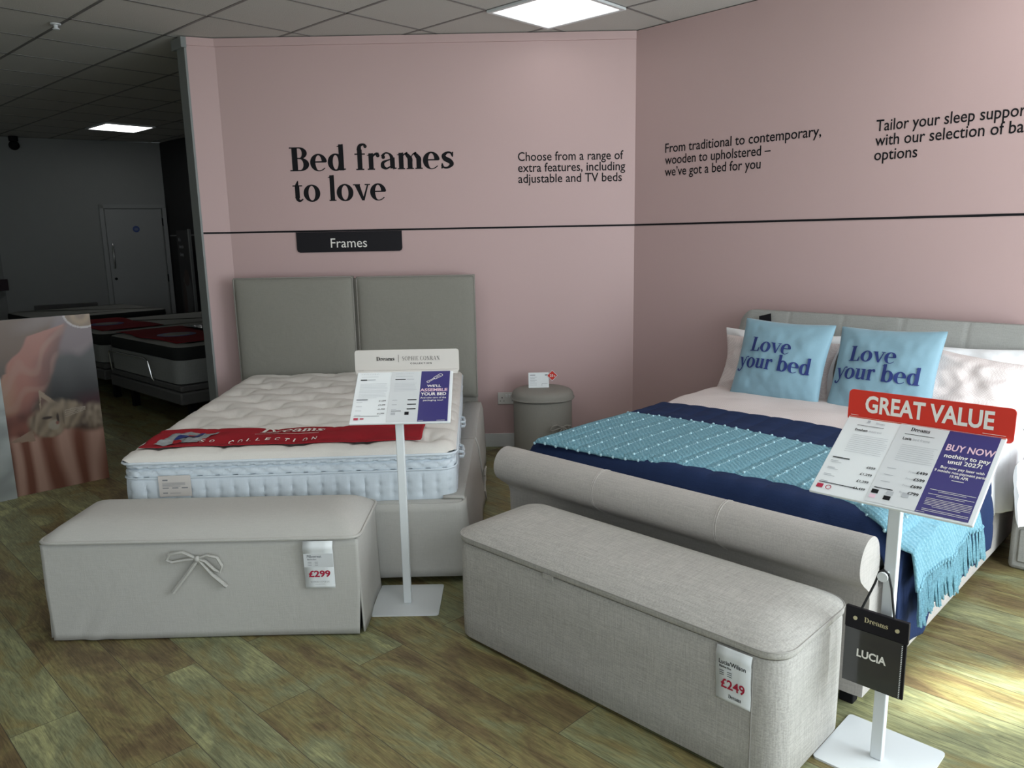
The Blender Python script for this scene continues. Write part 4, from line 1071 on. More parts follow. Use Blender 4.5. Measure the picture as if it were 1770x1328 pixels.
mb = MB(); r_ = .033; c_ = c_+Vector((0, -.0015, 0)); mb.add([c_+Vector((0, 0, r_)), c_+Vector((-r_, 0, 0)), c_+Vector((0, 0, -r_)), c_+Vector((r_, 0, 0))], [(0, 1, 2, 3)]); mb.build('diamond_face', M['red_card'], dt, smooth=False)
mb = MB(); dl = plane((.092, .0095, .080), (1, 0, 0), (0, 0, 1)); put(mb, fit(sans('25', .02), -.017, -.008, width=.024, height=.017, capref=.73), dl); put(mb, fit(sans('%', .02), .010, -.008, width=.011, height=.011, capref=.73), dl); mb.build('lettering', M['white_print'], dt, smooth=False)
sk = thing('wall_socket', 'white double wall socket on the pink wall beside the drum stool', 'socket', (-.018, 5.40, .354))
mb = MB(); mb.box(-.073, .073, -.010, 0, -.043, .043); mb.build('plate', M['socket'], sk, bevel=.003)
for x_ in (-.011, .011):
    mb = MB(); mb.box(x_-.007, x_+.007, -.015, -.009, .005, .030); mb.build('switch', M['white_paint'], sk, bevel=.002)
mb = MB()
for x_ in (-.042, .042):
    mb.box(x_-.003, x_+.003, -.0108, -.0102, .000, .010); mb.box(x_-.016, x_-.009, -.0108, -.0102, -.020, -.016); mb.box(x_+.009, x_+.016, -.0108, -.0102, -.020, -.016)
mb.build('pin_holes', M['black'], sk, smooth=False)

# ------------------------------------------------------------------ sleigh bed
sb = thing('sleigh_bed', 'oatmeal upholstered sleigh bed with rolled footboard against the right pink wall', 'bed', BP, R(-45))
SL, SR = -1.49, .060
def sleigh_profile():
    cy, cz, r = -.030, .512, .078
    p = [(.055, .05), (.055, .50)]
    for i in range(0, 19):
        a = R(8+i*(215-8)/18); p.append((cy+r*math.cos(a)*1.0, cz+r*math.sin(a)))
    # under the roll, then the front panel sweeping down
    p += [(-.062, .440), (-.040, .425), (-.020, .41), (-.010, .38), (-.008, .30), (-.012, .2), (-.015, .05)]
    return p
pr = sleigh_profile()
mb = MB(); n_ = len(pr)
def sleigh_x(u):
    return SL+(SR-SL)*u
NX = 40
for i in range(NX+1):
    u = i/NX; e = min(u, 1-u)*(SR-SL); sh = .010*max(0, 1-e/.012)**2
    for y, z in pr:
        cy, cz = .01, .4
        mb.v.append((sleigh_x(u), y+(cy-y)*sh, z+(cz-z)*sh*.5))
for i in range(NX):
    for j in range(n_):
        a, b = i*n_+j, i*n_+(j+1) % n_; mb.f.append((a, b, b+n_, a+n_)); mb.m.append(0)
mb.f.append(tuple(range(n_))[::-1]); mb.m.append(0); mb.f.append(tuple(NX*n_+j for j in range(n_))); mb.m.append(0)
ft = mb.build('footboard', M['oat_dark'], sb, sharp=50, fixn=True)
for k in (-.95, -.42):
    for dx in (-.004, .004):
        mb = MB(); mb.tube([(k+dx, y-.0005, z+.0005) for y, z in pr[1:24]], .0016, 5); mb.build('seam', M['oat_dark'], ft)
mb = MB(); mb.box(SR-.045, SR, .05, 1.93, .045, .40); mb.build('side_rail', M['oat_dark'], sb, bevel=.012)
mb = MB(); mb.box(SL, SL+.045, .05, 1.93, .045, .40); mb.build('side_rail', M['oat_dark'], sb, bevel=.012)
mb = MB()
def hbp(u, v):
    # panelled headboard front, slightly rolled top, rounded outer corners
    x = SL+.06+u*(SR-SL-.04); w_ = SR-SL-.04; e = min(u, 1-u)*w_
    zt = 1.035-.06*max(0, 1-e/.07)**2
    z = .12+(zt-.12)*v
    roll = .03*sm(.85, 1, v)
    k = (u*5) % 1; ch = -.004*math.exp(-(min(k, 1-k)*w_/5/.008)**2)*(0 if e < .02 else 1)
    return (x, 1.885-ch+roll*.6-.02*sm(.6, .9, v)*(1-sm(.93, 1, v)), z)
mb.grid(hbp, 140, 40)
def hback(u, v):
    p = hbp(u, 1); q = hbp(u, 0)
    if v < .5: return (p[0], p[1]+(1.965-p[1])*v*2, p[2])
    return (p[0], 1.965, p[2]+(q[2]-p[2])*(v-.5)*2)
mb.grid(hback, 140, 8)
for e_ in (0, 1):
    mb.grid(lambda u, v, e_=e_: tuple(Vector(hbp(e_, v)).lerp(Vector((hbp(e_, v)[0], 1.965, hbp(e_, v)[2])), u)), 4, 40)
mb.build('headboard', M['grey_uph'], sb, sharp=50, fixn=True)
for sx, sy_ in ((SR-.08, .0), (SL+.03, .0), (SR-.08, 1.85), (SL+.03, 1.85)):
    mb = MB(); mb.box(sx, sx+.045, sy_+.01, sy_+.05, 0, .052); mb.build('foot', M['black'], sb, bevel=.004)
mb = MB(); mb.box(SL+.05, SR-.05, .06, 1.90, .18, .30); mb.build('slat_base', M['dark_gap'], sb, smooth=False)

bmt = thing('mattress', 'mattress hidden under bedding on the oatmeal sleigh bed', 'mattress', BP, R(-45))
mb = MB(); pts = loop_rect(SL+.06, SR-.06, .085, 1.87, .07, .03)
shell(mb, pts, [(-.02, .302), (0, .31), (0, .53), (-.02, .545)]); n_ = len(pts)
mb.add([(x-nx*.02, y-ny*.02, .545) for x, y, nx, ny in pts], [tuple(range(n_))]); mb.build('border', M['matt_side'], bmt)

TOPZ = .578
ARC = [SL+.03, SR+.008]                                     # top edges of the bedding in x
def drape(q, y, off, hang_r, hang_l=.14, wav=0.0, ph=0.0, foot=True):
    """cloth over the bed: q runs from -hang_l over the top to width+hang_r"""
    W_ = ARC[1]-ARC[0]; r = .07
    puff = .018*sm(.9, 1.3, y)*(1-.0*q)
    z = TOPZ+off+puff+.007*mnoise.noise(Vector((q*3, y*3, .5)))+.01*math.sin(PI*min(1, max(0, q/W_)))
    if foot:
        fy = sm(.13, .055, y); z -= .075*fy*fy
    def corner(d, sgn, xe):
        # d = distance past the start of the rounded edge
        if d < r*PI/2:
            a = d/r; return xe+sgn*(r*math.sin(a)), -(r-r*math.cos(a))
        h_ = d-r*PI/2
        return xe+sgn*(r+.012+wav*math.sin(y*17+ph)*min(1, h_/.15)+.006*math.sin(y*41+ph)*min(1, h_/.2)+off*1.1+.012*min(1, h_/.2)), -(r+h_)
    if q > W_-r:
        x, dz = corner(q-(W_-r), 1, ARC[1]-r); return (x, y, z+dz)
    if q < r:
        x, dz = corner(r-q, -1, ARC[0]+r); return (x, y, z+dz)
    return (ARC[0]+q, y, z)
W_ = ARC[1]-ARC[0]
dv = thing('duvet', 'white and pink checked duvet cover spread on the sleigh bed under the navy quilt', 'duvet', BP, R(-45))
mb = MB()
def duvf(u, v):
    y = .10+1.72*v; hr = .30+.05*math.sin(9*v)-.05*v; q = -.16+u*(W_+.16+hr)
    return drape(q, y, .0, hr, wav=.014, ph=.7)
mb.grid(duvf, 150, 90); mb.build('cover', M['white_cotton'], dv, sharp=80, solid=.006)
mb = MB()
def cuff(u, v):
    y = .98+.66*v; q = -.155+u*(W_+.02); p = drape(q, y, .009, .1, wav=.01); return (p[0], p[1], p[2]+.012*math.sin(PI*v)+.006*mnoise.noise(Vector((p[0]*6, y*6, 2))))
mb.grid(cuff, 110, 40); mb.build('turned_panel', M['gingham'], dv, sharp=80, solid=.008)

nq = thing('quilt', 'navy blue quilted bedspread across the foot half of the sleigh bed', 'quilt', BP, R(-45))
mb = MB()
def quif(u, v):
    y = .062+.99*v; hem = .30+.012*math.sin(5.2*v*PI)+.010*math.sin(23*v)+.05*v+.09*sm(.27, .21, v)
    q = -.15+u*(W_+.15+hem)
    p = drape(q, y, .020, hem, wav=.012, ph=2.1)
    ch = .0045*abs(math.sin(q*PI/.11))**.5*1+.003*abs(math.sin(y*PI/.11))**.5
    return (p[0]+(ch if q > W_ else 0), p[1], p[2]+(ch if q <= W_ else 0))
mb.grid(quif, 200, 90); mb.build('cloth', M['navy'], nq, sharp=80, solid=.008)

tw = thing('throw_blanket', 'light blue knitted throw with fringed end laid over the navy quilt', 'throw', BP, R(-45))
HEM = .175
def thrf(u, v):
    q = .055+u*(W_-.055+HEM); k = q/W_
    yl = .060+.12*sm(.05, .8, k)-.10*sm(.85, 1.02, k)+.010*math.sin(11*k); yh = .74+.02*math.sin(6*k)+.02*k
    y = yl+(yh-yl)*v
    if q > W_: y += .10*(q-W_)*(v-.3)+.03*(q-W_)/.2
    p = drape(q, y, .034, HEM, wav=.010, ph=.3, foot=False)
    fold = .006*math.sin(v*PI*9+1)*sm(W_-.05, W_+.1, q)
    edge = .012*sm(.03, 0, v)
    pinch = -.004*math.exp(-(((q/.112) % 1-.5)*.112/.006)**2)*(q < W_)
    return (p[0]+fold+(.020*sm(W_-.06, W_+.02, q)), p[1], p[2]-edge+pinch)
mb = MB(); mb.grid(thrf, 190, 70); tc_ = mb.build('cloth', M['throw'], tw, sharp=80, solid=.007)
mb = MB()
for i in range(15):
    u = .03+i*.0665
    for j in range(8):
        p = thrf(min(u, .99), (j+.3+.4*(i % 2))/8.0)
        if u < .93: mb.sphere((p[0], p[1], p[2]+.008), .0062, nu=7, nv=5)
    if u < .93:
        for j in range(44):
            p = thrf(u, (j+.5)/44); mb.box(p[0]-.0014, p[0]+.0014, p[1]-.003, p[1]+.003, p[2]+.005, p[2]+.0088)
for j in range(26):
    p = thrf(j/26*.92, .004); mb.sphere((p[0], p[1]-.003, p[2]+.003), .0065, nu=7, nv=5)
    p = thrf(j/26*.92, .996); mb.sphere((p[0], p[1]+.003, p[2]+.006), .0065, nu=7, nv=5)
bo_ = mb.build('bobbles', M['bobble'], tc_); bo_['kind'] = 'stuff'
mb = MB()
for i in range(36):
    v = (i+.5)/36; p = Vector(thrf(1.0, v)); p.x += .006
    mb.sphere(p, .008, nu=7, nv=5)
    ln = .125+.025*rng.random()
    for k in range(4):
        dx, dy = rng.uniform(-.002, .012), rng.uniform(-.014, .014)
        mb.tube([p, p+Vector((.004+dx*.3, dy*.4+.008, -ln*.35)), p+Vector((.004+dx*.7, dy*.8+.018+.004*math.sin(k*2+i), -ln*.7)), p+Vector((.003+dx, dy+.03+.003*math.sin(k), -ln*(1-.1*rng.random())))], [.0045, .0052, .0046, .0036], 5)
mb.build('fringe', M['fringe'], tw)

def pillow_fn(w_, h_, th, pull=.07, wr=.006, seed=0.0, ear=0.0):
    def f_(a, b, side):
        k = (max(0, 1-abs(a)**2.4)*max(0, 1-abs(b)**2.4))**.55
        x = a*w_/2*(1-pull*(1-b*b)**1.5*abs(a)**3); y = b*h_/2*(1-pull*(1-a*a)**1.5*abs(b)**3)
        nz = wr*mnoise.noise(Vector((a*2.6+seed, b*2.6, side*3)))*2+wr*.6*mnoise.noise(Vector((a*7+seed, b*5, side*3+7)))
        edge = (1-max(abs(a), abs(b))**6)
        return (x, y, side*(th/2*k)+nz*edge)
    return f_
def pillow(name, root, mat, loc, rx, w_, h_, th, yaw=0.0, rollz=0.0, n=44, **kw):
    """cushion standing on its lower edge at loc, leaning back by rx from vertical (local -y is its front)"""
    f_ = pillow_fn(w_, h_, th, **kw)
    mtx = Matrix.Translation(Vector(loc)) @ Matrix.Rotation(yaw, 4, 'Z') @ Matrix.Rotation(R(90)-rx, 4, 'X') @ Matrix.Rotation(rollz, 4, 'Z') @ Matrix.Translation(Vector((0, h_/2, 0)))
    m_ = MB()
    for side in (1, -1):
        m_.grid(lambda u, v: tuple(mtx @ Vector(f_(2*u-1, 2*v-1, side))), n, n, flip=(side < 0))
    o = m_.build(name, mat, root, sharp=80, fixn=True)
    return o, f_, mtx
def add_text_on(root, parent, f_, mtx, w_, h_, lines):
    m_ = MB()
    for V, F in lines:
        v3 = []
        for v_ in V:
            a, b = v_[0]/(w_/2), v_[1]/(h_/2); p = f_(a, b, 1); v3.append(tuple(mtx @ Vector((p[0], p[1], p[2]+.0058+v_[2]))))
        m_.add(v3, F)
    return m_.build('lettering', M['navy_print'], parent, smooth=False)
def bed_pillow(label, mat, loc, rx, w_, h_, th, yaw, seed, group=None, rollz=0.0, **kw):
    r_ = thing('pillow', label, 'pillow', BP, R(-45), group)
    pillow('case', r_, mat, loc, rx, w_, h_, th, yaw=yaw, rollz=rollz, seed=seed, **kw)
    return r_
PZ = TOPZ+.004
bed_pillow('white pillow against the headboard behind the left blue cushion', M['white_cotton'], (-1.13, 1.735, PZ), R(14), .70, .36, .16, 0, 1, 'white pillows', wr=.02, pull=.10)
bed_pillow('white pillow against the headboard at the picture edge, right of the blue cushions', M['white_cotton'], (-.25, 1.72, PZ), R(18), .72, .37, .18, R(2), 4, 'white pillows', wr=.022, pull=.10)
bed_pillow('pink checked pillow behind the left blue cushion', M['gingham'], (-1.10, 1.625, PZ), R(20), .66, .34, .15, 0, 2, 'pink checked pillows', wr=.016, pull=.10)
bed_pillow('pink checked pillow behind the right blue cushion, corner pointing right', M['gingham'], (-.27, 1.59, PZ+.02), R(28), .60, .36, .16, R(-2), 9, 'pink checked pillows', rollz=-R(9), wr=.016, pull=.11)
def love_cushion(loc, rx, w_, h_, label, yaw=0.0, rollz=0.0, seed=0.0):
    r_ = thing('cushion', label, 'cushion', BP, R(-45), 'blue cushions on the sleigh bed')
    o, f_, mtx = pillow('cover', r_, M['blue_sateen'], loc, rx, w_, h_, .13, yaw=yaw, rollz=rollz, n=60, seed=seed, pull=.05, wr=.005)
    k = w_/.49
    add_text_on(r_, o, f_, mtx, w_, h_, [fit(serif('Love'), -.155*k, .035, width=.225*k, height=.080, capref=.68), fit(serif('your'), -.215*k, -.058, width=.205*k, height=.080, capref=.68), fit(serif('bed'), .015*k, -.058, width=.175*k, height=.080, capref=.68)])
love_cushion((-1.02, 1.49, PZ+.005), R(21), .50, .455, 'left light blue cushion reading Love your bed on the sleigh bed', seed=3, rollz=R(-1))
love_cushion((-.495, 1.505, PZ+.005), R(23), .50, .455, 'right light blue cushion reading Love your bed, behind the red sign header', yaw=R(-3), seed=8, rollz=R(1.5))
st_ = thing('swatch_tag', 'small black swatch tag peeking out above the left blue cushion', 'tag', BP, R(-45))
mb = MB(); mb.obox((-1.285, 1.862, .885), (.07, 0, .02), (0, .006, 0), (-.012, 0, .12)); mb.build('card', M['black_vinyl'], st_, smooth=False)
dc = thing('pillow', 'white pillow corner hanging over the right side of the sleigh bed', 'pillow', BP, R(-45))
mb = MB()
def flop(u, v):
    a, b = 2*u-1, 2*v-1
    k = (max(0, 1-abs(a)**2.2)*max(0, 1-abs(b)**2.2))**.5
    y = 1.40+.21*a; z = .40+.16*b-.07*(a-.1)*(1-v); x = SR+.115+.10*(1-v)*.35
    return x, y, z, k
for side in (1, -1):
    mb.grid(lambda u, v: (flop(u, v)[0]+side*.035*flop(u, v)[3]+.01*mnoise.noise(Vector((u*5, v*5, 1))), flop(u, v)[1]+.12*(1-v)*(u-.4), flop(u, v)[2]), 30, 30, flip=side < 0)
mb.build('case', M['white_cotton'], dc, sharp=80, fixn=True)

# grey bedside cabinet cut by the picture edge
nt_ = thing('bedside_cabinet', 'grey upholstered bedside cabinet at the right picture edge beside the sleigh bed', 'cabinet', BP, R(-45))
cx0 = .118; cy0 = 1.50
mb = MB(); mb.box(cx0, cx0+.42, cy0, cy0+.36, .0, .40); mb.build('carcass', M['grey_uph'], nt_, bevel=.02)
mb = MB(); mb.box(cx0+.035, cx0+.385, cy0-.008, cy0+.01, .04, .19); mb.build('drawer', M['grey_uph'], nt_, bevel=.006)
mb = MB(); mb.box(cx0+.035, cx0+.385, cy0-.008, cy0+.01, .205, .365); mb.build('drawer', M['grey_uph'], nt_, bevel=.006)

# ------------------------------------------------------------------ picture panels at the left
def painter_cat(x, y):
    """x right of the visible left edge 0..1, y down 0..1 -> linear rgb: a photograph of a tabby asleep on pink bedding"""
    n = lambda sx, sy, s=0.0: mnoise.noise(Vector((x*sx+s, y*sy, s)))
    def mix(a, b, t): t = min(1, max(0, t)); return tuple(p+(q-p)*t for p, q in zip(a, b))
    c = mix((.13, .08, .055), (.19, .145, .16), sm(.25, .65, .5+1.2*(x-.5)-2.0*abs(y-.12)+.5*n(3, 5)))                    # lilac sheets
    band = math.sin(24*(y+.10*x+.05*n(2, 3, 2)))
    c = mix(c, (.27, .225, .235), .4*max(0, band)*sm(.1, .5, x))
    c = mix(c, (.10, .075, .06), sm(.18, .30, y)*(1-sm(.3, .5, x)))
    # dark grey blanket at the right
    g = sm(.42, .60, x+.55*(y-.35)+.05*n(4, 4, 1))*sm(.17, .24, y+.06*n(5, 3))*(1-sm(.62, .70, y))
    c = mix(c, mix((.062, .062, .064), (.018, .017, .019), sm(.22, .50, y)+.3*n(5, 5, 4)), g)
    c = mix(c, (.055, .018, .025), sm(.62, .9, x)*sm(.42, .52, y)*(1-sm(.6, .68, y)))
    # salmon pillow
    def pw(t, pts):
        if t <= pts[0][0]: return pts[0][1]
        for (a0, b0), (a1, b1) in zip(pts, pts[1:]):
            if t <= a1: return b0+(b1-b0)*(t-a0)/(a1-a0)
        return pts[-1][1]
    lx = pw(y, [(.05, .70), (.10, .376), (.18, .248), (.24, .154), (.33, .056), (.43, -.05), (.6, -.1)])+.022*math.sin(46*y)*(y < .3)
    rx = pw(y, [(.05, .74), (.12, .69), (.205, .627), (.31, .557), (.42, .42), (.55, .25), (.62, .1)])
    pz = sm(lx-.02, lx+.02, x+.02*n(12, 12, 3))*(1-sm(rx-.03, rx+.04, x+.03*n(4, 6, 5)))*sm(.035, .06, y)
    c = mix(c, mix((.17, .075, .065), (.36, .15, .115), sm(0, .55, (rx-x)/max(.05, rx-lx)+.25*n(5, 6, 6))), pz)
    c = mix(c, (.40, .25, .17), pz*sm(.25, .02, x)*sm(.18, .4, y)*.9)
    c = mix(c, (.42, .27, .22), pz*max(0, math.sin(40*(y+.35*x)+6*n(4, 4, 31)))*.35)
    # folds between pillow and sheets
    dk = sm(.50, .56, y)*(1-sm(.66, .74, y))*(1-sm(.34, .46, x))
    c = mix(c, mix((.10, .035, .03), (.28, .11, .08), .5+.9*n(9, 12, 8)), dk)
    # wood disc top right
    if (x-.93)**2/.035+(y+.01)**2/.0065 < 1: c = mix((.30, .21, .13), (.20, .13, .08), .5+.5*math.sin(60*math.hypot(x-.9, (y)*1.8)))
    elif (x-.93)**2/.044+(y+.01)**2/.0083 < 1: c = (.46, .42, .42)
    # sheets below
    low = sm(.655, .70, y+.10*(x-.35)*(x < .35)*-1+.03*n(6, 2, 9)+.035*math.exp(-((x-.62)/.15)**2))
    fold = math.sin(22*x+5*n(2, 2, 11)+8*(y-.7)*(x-.5))
    c = mix(c, mix((.20, .075, .05), (.50, .31, .25), .5+.55*fold+.3*n(8, 4, 12)), low)
    # cat
    def blob(cx, cy, rx_, ry_, soft=.25): return 1-sm(1-soft, 1+soft, math.hypot((x-cx)/rx_, (y-cy)/ry_)+.10*n(22, 22, 13))
    fur = mix((.30, .235, .165), (.12, .085, .06), .5+.5*math.sin(58*((x-.47)*.8+(y-.62)*.9+.06*n(6, 6, 15))+3*n(9, 9, 16)))
    fur = mix(fur, (.40, .33, .25), .35+.5*n(14, 14, 17))
    def tri(p, a, b_, c_):
        def s_(p1, p2): return (p[0]-p2[0])*(p1[1]-p2[1])-(p1[0]-p2[0])*(p[1]-p2[1])
        d1, d2, d3 = s_(a, b_), s_(b_, c_), s_(c_, a); return not ((min(d1, d2, d3) < 0) and (max(d1, d2, d3) > 0))
    if tri((x, y), (.395, .405), (.375, .57), (.56, .50)): c = (.34, .26, .19)
    if tri((x, y), (.405, .45), (.39, .535), (.50, .495)): c = (.16, .095, .075)
    if tri((x, y), (.05, .685), (.28, .63), (.30, .70)): c = (.34, .24, .18)
    for q in ((.55, .565, .20, .085), (.40, .605, .15, .075), (.68, .575, .14, .08), (.47, .655, .12, .035)):
        c = mix(c, fur, blob(*q))
    c = mix(c, (.40, .36, .29), .8*blob(.50, .622, .055, .03)); c = mix(c, (.05, .035, .03), blob(.545, .585, .012, .03)+blob(.44, .575, .05, .009)+blob(.60, .585, .008, .04, .5)*.5)
    c = mix(c, (.27, .12, .10), blob(.535, .612, .018, .010))
    c = mix(c, mix((.40, .33, .25), (.14, .10, .075), .5+.7*n(20, 26, 18)), blob(.93, .60, .13, .075, .3))
    for k in range(4):
        if abs(y-(.585-.10*(x-.62)-.012*k+.15*(x-.62)**2*(k-1))) < .0022 and .62 < x < .84: c = (.42, .36, .30)
    return tuple(max(.004, v*.80) for v in c)
def painter_bed(x, y):
    n = mnoise.noise(Vector((x*6, y*9, 4))); k = .5+.5*math.sin(14*y+6*x+3*n)
    return tuple((.30+.14*k+.06*n)*q for q in (.92, 1.0, 1.0))
def print_panel(name, label, o, ax, wid, hgt, visible, painter, nu, nv, rz_n):
    t_ = thing(name, label, 'picture', o, 0, 'freestanding picture panels')
    ax = Vector(ax).normalized(); nrm = Vector(rz_n)
    m_ = MB(); m_.obox((0, 0, 0), ax*wid, -nrm*.012, (0, 0, hgt)); m_.build('panel', M['glass_edge'], t_, smooth=False)
    me = bpy.data.meshes.new('print'); v = []; f = []; cols = []
    for j in range(nv+1):
        for i in range(nu+1):
            u, q = i/nu, j/nv; p = ax*(wid*u)+nrm*.001+Vector((0, 0, hgt*(1-q))); v.append(tuple(p))
            cols.append((*painter(1-(wid*u)/visible, q), 1))
    for j in range(nv):
        for i in range(nu): a = j*(nu+1)+i; f.append((a, a+1, a+nu+2, a+nu+1))
    me.from_pydata(v, [], f); ca = me.color_attributes.new('print_ink', 'FLOAT_COLOR', 'POINT')
    ca.data.foreach_set('color', [c for q in cols for c in q])
    m, nt, b = new_mat('printed_picture'); at = N(nt, 'ShaderNodeAttribute'); at.attribute_name = 'print_ink'
    nt.links.new(at.outputs['Color'], b.inputs['Base Color']); b.inputs['Roughness'].default_value = .35
    me.materials.append(m); ob = bpy.data.objects.new('print', me); C.objects.link(ob); ob.parent = t_
    return t_
pax = Vector((-.725, -.689, 0)); pn = Vector((.689, -.725, 0))
print_panel('picture_panel', 'tall picture panel of a tabby cat asleep on pink bedding, standing on the dark floor', (-2.610, 4.835, 0), pax, .86, 1.064, .545, painter_cat, 190, 240, pn)
fo = Vector((-2.610, 4.835, 0))+pax*.522+pn*.03
print_panel('picture_panel', 'glass-edged picture panel of pale bedding at the left picture edge', fo, pax, .8, .80, .8, painter_bed, 30, 40, pn)

# ------------------------------------------------------------------ dark back room
rl = plane(RA, RD, (0, 0, 1))
def on_rear(s, z, off=0.0): p = RA+RD*s+RN*off; return Vector((p.x, p.y, z))
dl0 = (Vector((-5.273, 10.418, 0))-RA).dot(RD); dl1 = dl0+.69
dr = thing('door_1', 'plain white door with pull handle in the dark rear wall', 'door', on_rear(dl0, 0)); dr['kind'] = 'structure'
dr.name = 'door_1'
def rel(s, z, off): return RD*s+RN*off+Vector((0, 0, z))
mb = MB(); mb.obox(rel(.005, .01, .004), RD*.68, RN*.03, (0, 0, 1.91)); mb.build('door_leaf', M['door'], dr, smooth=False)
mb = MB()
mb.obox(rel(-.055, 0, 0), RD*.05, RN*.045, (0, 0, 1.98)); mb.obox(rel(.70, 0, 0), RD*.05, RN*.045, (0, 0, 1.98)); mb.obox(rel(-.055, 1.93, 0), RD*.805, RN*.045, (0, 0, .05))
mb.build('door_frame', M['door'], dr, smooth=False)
mb = MB(); mb.tube([rel(.055, 1.47, .034), rel(.055, 1.47, .075), rel(.055, 1.45, .085), rel(.055, 1.18, .085), rel(.055, 1.16, .075), rel(.055, 1.16, .034)], .011, 10); mb.build('pull_handle', M['steel'], dr)
mb = MB(); mb.tube([rel(.055, 1.015, .034), rel(.055, 1.015, .046)], .018, 14); mb.build('lock', M['black'], dr)
mb = MB(); mb.tube([rel(.36, 1.66, .034), rel(.36, 1.66, .037)], .042, 24); sg = mb.build('round_sign', plain('blue_sign', (.03, .06, .22), .5), dr)
mb = MB()
for k in range(3): bar(mb, plane(rel(.36, 1.66, .0385), RD, (0, 0, 1)), -.024+.006*(k != 1), .012-k*.013, .024-.006*(k != 1), .0145-k*.013)
mb.build('sign_text', M['mid_print'], sg, smooth=False)
for z_ in (1.75, 1.0, .3):
    mb = MB(); mb.obox(rel(.688, z_-.05, .034), RD*.014, RN*.012, (0, 0, .10)); mb.build('hinge', M['black'], dr, smooth=False)
cam_ = thing('security_camera', 'dark dome camera below the ceiling on the rear wall', 'camera', on_rear(.30, 2.70, .09))
mb = MB(); mb.sphere((0, 0, -.02), .058, nu=20, nv=14); mb.build('dome', M['black'], cam_)
mb = MB(); mb.lathe([(0, .085), (.05, .085), (.05, .03), (0, .03)], 20); mb.build('mount', M['black'], cam_)
LW = (LFAR-RA).normalized(); LN = Vector((-LW.y, LW.x, 0))
yn = thing('wall_notice', 'yellow notice on the dark left wall at the picture edge', 'notice', RA+LW*.25+LN*.004+Vector((0, 0, 1.55)))
mb = MB(); mb.obox(-LW*.2, LW*.45, LN*.003, (0, 0, .16)); yp = mb.build('sheet', M['yellow'], yn, smooth=False)
mb = MB()
for k in range(3): bar(mb, plane(LN*.005+Vector((0, 0, .03+k*.04)), LW, (0, 0, 1)), -.15, 0, .18, .012)
mb.build('print', M['black'], yp, smooth=False)
wb = thing('wall_box', 'small dark box mounted on the far left wall', 'box', RA+LW*.05+LN*.0+Vector((0, 0, .93)))
mb = MB(); mb.obox((0, 0, 0), LW*.3, LN*.10, (0, 0, .14)); mb.build('casing', plain('dark_plum', (.05, .035, .045), .5), wb, bevel=.004)

# banner on the black wall
BW = lambda s, z, off=0.0: RZ+BD*s-AD*off+Vector((0, 0, z))
bn = thing('roll_up_banner', 'dark poster banner with portrait in a grey frame against the black wall', 'banner', BW(.52, 0, .12))
mb = MB(); mb.obox((0, 0, .05), BD*.38, -AD*.004, (0, 0, 1.58)); bnp = mb.build('poster', plain('dark_poster', (.03, .03, .032), .5), bn, smooth=False)
bnl = plane(-AD*.006+Vector((0, 0, .05)), BD, (0, 0, 1))
mb = MB(); put(mb, fit(sans("It's"), .05, 1.44, width=.06, height=.05, capref=.73), bnl); put(mb, fit(sans('time to'), .055, 1.35, width=.12, height=.05, capref=.73), bnl); put(mb, fit(sans('sleep'), .06, 1.25, width=.10, height=.05, capref=.73), bnl); bar(mb, bnl, .16, .33, .20, .38); bar(mb, bnl, .12, .2, .24, .215)
mb.build('lettering', M['mid_print'], bnp, smooth=False)
mb = MB()
def por(u, v): return Vector(bnl(.06+.28*u, .42+.72*v))
for cx_, cy_, rx_, ry_, mi in ((.19, .75, .13, .30, 0), (.19, .97, .075, .11, 1), (.10, .68, .05, .24, 1)):
    mb.add([tuple(Vector(bnl(cx_+rx_*math.cos(2*PI*i/24), cy_+ry_*math.sin(2*PI*i/24)))-AD*.001*(mi+1)) for i in range(24)], [tuple(range(24))], mi)
mb.build('portrait', [plain('portrait_grey', (.10, .10, .105), .6), plain('portrait_brown', (.075, .055, .05), .6)], bnp, smooth=False)
mb = MB(); mb.obox(BD*.385+Vector((0, 0, 0)), BD*.03, -AD*.03, (0, 0, 1.64)); mb.build('frame_post', M['grey_paint'], bn, smooth=False)
mb = MB(); mb.obox(-BD*.01+Vector((0, 0, 0)), BD*.42, -AD*.12, (0, 0, .04)); mb.build('base', M['black'], bn, smooth=False)
mb = MB(); mb.obox(RZ+BD*.05-AD*.004+Vector((0, 0, 1.56)), BD*2.5, AD*.004, (0, 0, .012)); struct(mb.build('trim_4', M['grey_paint'], smooth=False))

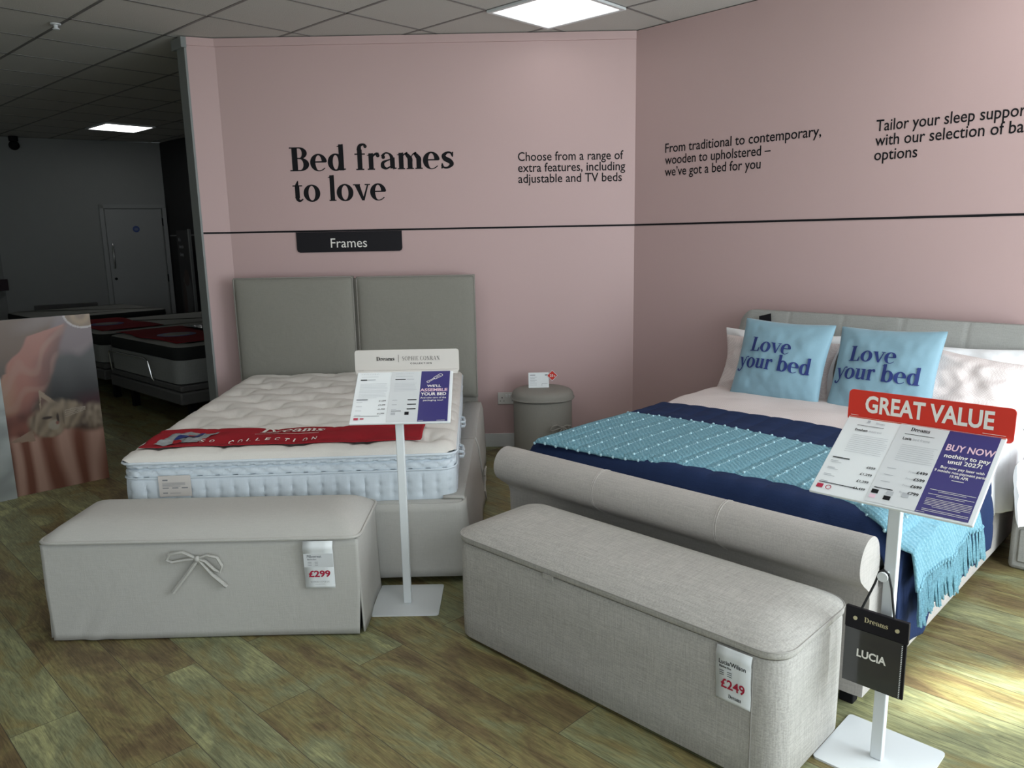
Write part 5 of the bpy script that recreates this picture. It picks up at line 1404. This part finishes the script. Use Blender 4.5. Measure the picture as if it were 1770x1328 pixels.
def display_bed(label, mlabel, rlabel, corner, zt, wid, length, runner, bar_=True):
    """bed whose foot edge runs from corner along -BD and which extends along AD"""
    rz = math.atan2(AD.y, AD.x)-PI/2                    # local y -> AD, local x -> right
    root = thing('adjustable_bed', label, 'bed', corner, rz, 'beds in the dark back room')
    x1, x0 = 0.0, -wid
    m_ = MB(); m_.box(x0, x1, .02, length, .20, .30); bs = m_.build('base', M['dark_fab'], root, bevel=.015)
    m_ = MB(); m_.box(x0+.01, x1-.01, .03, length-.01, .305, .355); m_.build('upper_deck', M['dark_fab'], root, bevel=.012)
    for sx in (x0+.12, x1-.17):
        for sy_ in (.14, length-.3):
            m_ = MB(); m_.box(sx, sx+.055, sy_, sy_+.055, 0, .205); m_.build('leg', M['black'], root, smooth=False)
    if bar_:
        m_ = MB(); m_.tube([(x0+.12, .0, .36), (x0+.12, -.012, .52), (x0+.16, -.02, .54), (x1-.55, -.02, .54), (x1-.48, -.02, .52), (x1-.44, -.012, .38), (x1-.44, .0, .36)], .008, 8)
        m_.build('retaining_bar', M['steel'], root)
    mroot = thing('mattress', mlabel, 'mattress', corner+Vector((0, 0, .357)), rz, 'mattresses in the dark back room')
    m_ = MB(); pts = loop_rect(x0+.02, x1-.02, .03, length-.02, .09, .03); hh = zt-.357
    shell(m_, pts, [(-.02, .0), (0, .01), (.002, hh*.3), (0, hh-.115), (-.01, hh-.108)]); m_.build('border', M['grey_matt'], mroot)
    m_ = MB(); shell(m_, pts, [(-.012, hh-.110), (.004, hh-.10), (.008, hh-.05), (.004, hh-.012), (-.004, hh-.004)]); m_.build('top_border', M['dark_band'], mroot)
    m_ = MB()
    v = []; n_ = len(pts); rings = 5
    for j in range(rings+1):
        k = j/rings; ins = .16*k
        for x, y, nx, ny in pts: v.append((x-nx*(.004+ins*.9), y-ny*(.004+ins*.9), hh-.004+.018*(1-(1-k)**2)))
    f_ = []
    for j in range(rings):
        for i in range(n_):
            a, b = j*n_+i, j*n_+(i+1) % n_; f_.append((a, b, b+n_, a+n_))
    f_.append(tuple(rings*n_+i for i in range(n_))); m_.add(v, f_); m_.build('top_panel', M['shaded_top'], mroot, sharp=60)
    if runner:
        rr_ = thing('bed_runner', rlabel, 'bed runner', corner+Vector((0, 0, zt)), rz, 'red runners in the dark back room')
        m_ = MB(); m_.grid(lambda u, v: (x0+.05+u*(wid-.10-.12), .09+.60*v+.02*math.sin(9*u), .019+.004*math.sin(12*u)), 30, 12); m_.build('cloth', M['shaded_red'], rr_, solid=.004)
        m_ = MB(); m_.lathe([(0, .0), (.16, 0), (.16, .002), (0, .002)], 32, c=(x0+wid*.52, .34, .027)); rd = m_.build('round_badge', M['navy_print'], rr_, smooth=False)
        m_ = MB(); m_.lathe([(0, .0), (.11, 0), (.11, .002), (0, .002)], 32, c=(x0+wid*.52, .34, .030)); m_.build('badge_centre', M['shaded_top'], rd, smooth=False)
    return root
K3 = Vector((-2.64, 6.05, 0))
display_bed('dark adjustable bed base with chrome bar in the back room, right beside the partition end', 'grey mattress with black border beside the partition end', 'shade-darkened red runner with round badge on the black bordered mattress', K3, .665, 1.46, 2.0, True)
lf3 = thing('leaflet_sleeve', 'crumpled clear leaflet sleeve at the far edge of the back room runner', 'sleeve', K3+Vector((0, 0, .685)), math.atan2(AD.y, AD.x)-PI/2)
mb = MB(); mb.grid(lambda u, v: (-1.2+.5*u, .62+.16*v+.05*u, .006+.012*math.sin(14*u)*math.sin(9*v)+.014), 24, 10); mb.build('sleeve', M['plastic_bag'], lf3, sharp=80)
K4 = K3-BD*1.75+AD*.05
display_bed('second dark bed in the back room, half hidden by the cat picture', 'second grey mattress in the back room behind the cat picture', 'shade-darkened red runner on the half hidden back room mattress', K4, .64, 1.46, 2.0, True, False)
K5 = K4-BD*1.75
display_bed('farthest left bed in the back room seen over the cat picture', 'pale mattress top seen above the cat picture at the left edge', '', K5, .68, 1.3, 1.45, False, False)
hb5 = thing('headboard_panel', 'plain grey headboard panel behind the far left mattress', 'headboard', on_rear(.28, 0, .01))
mb = MB(); mb.obox((0, 0, 0), RD*.72, RN*.06, (0, 0, .72)); mb.build('panel', M['dark_fab'], hb5, bevel=.01)
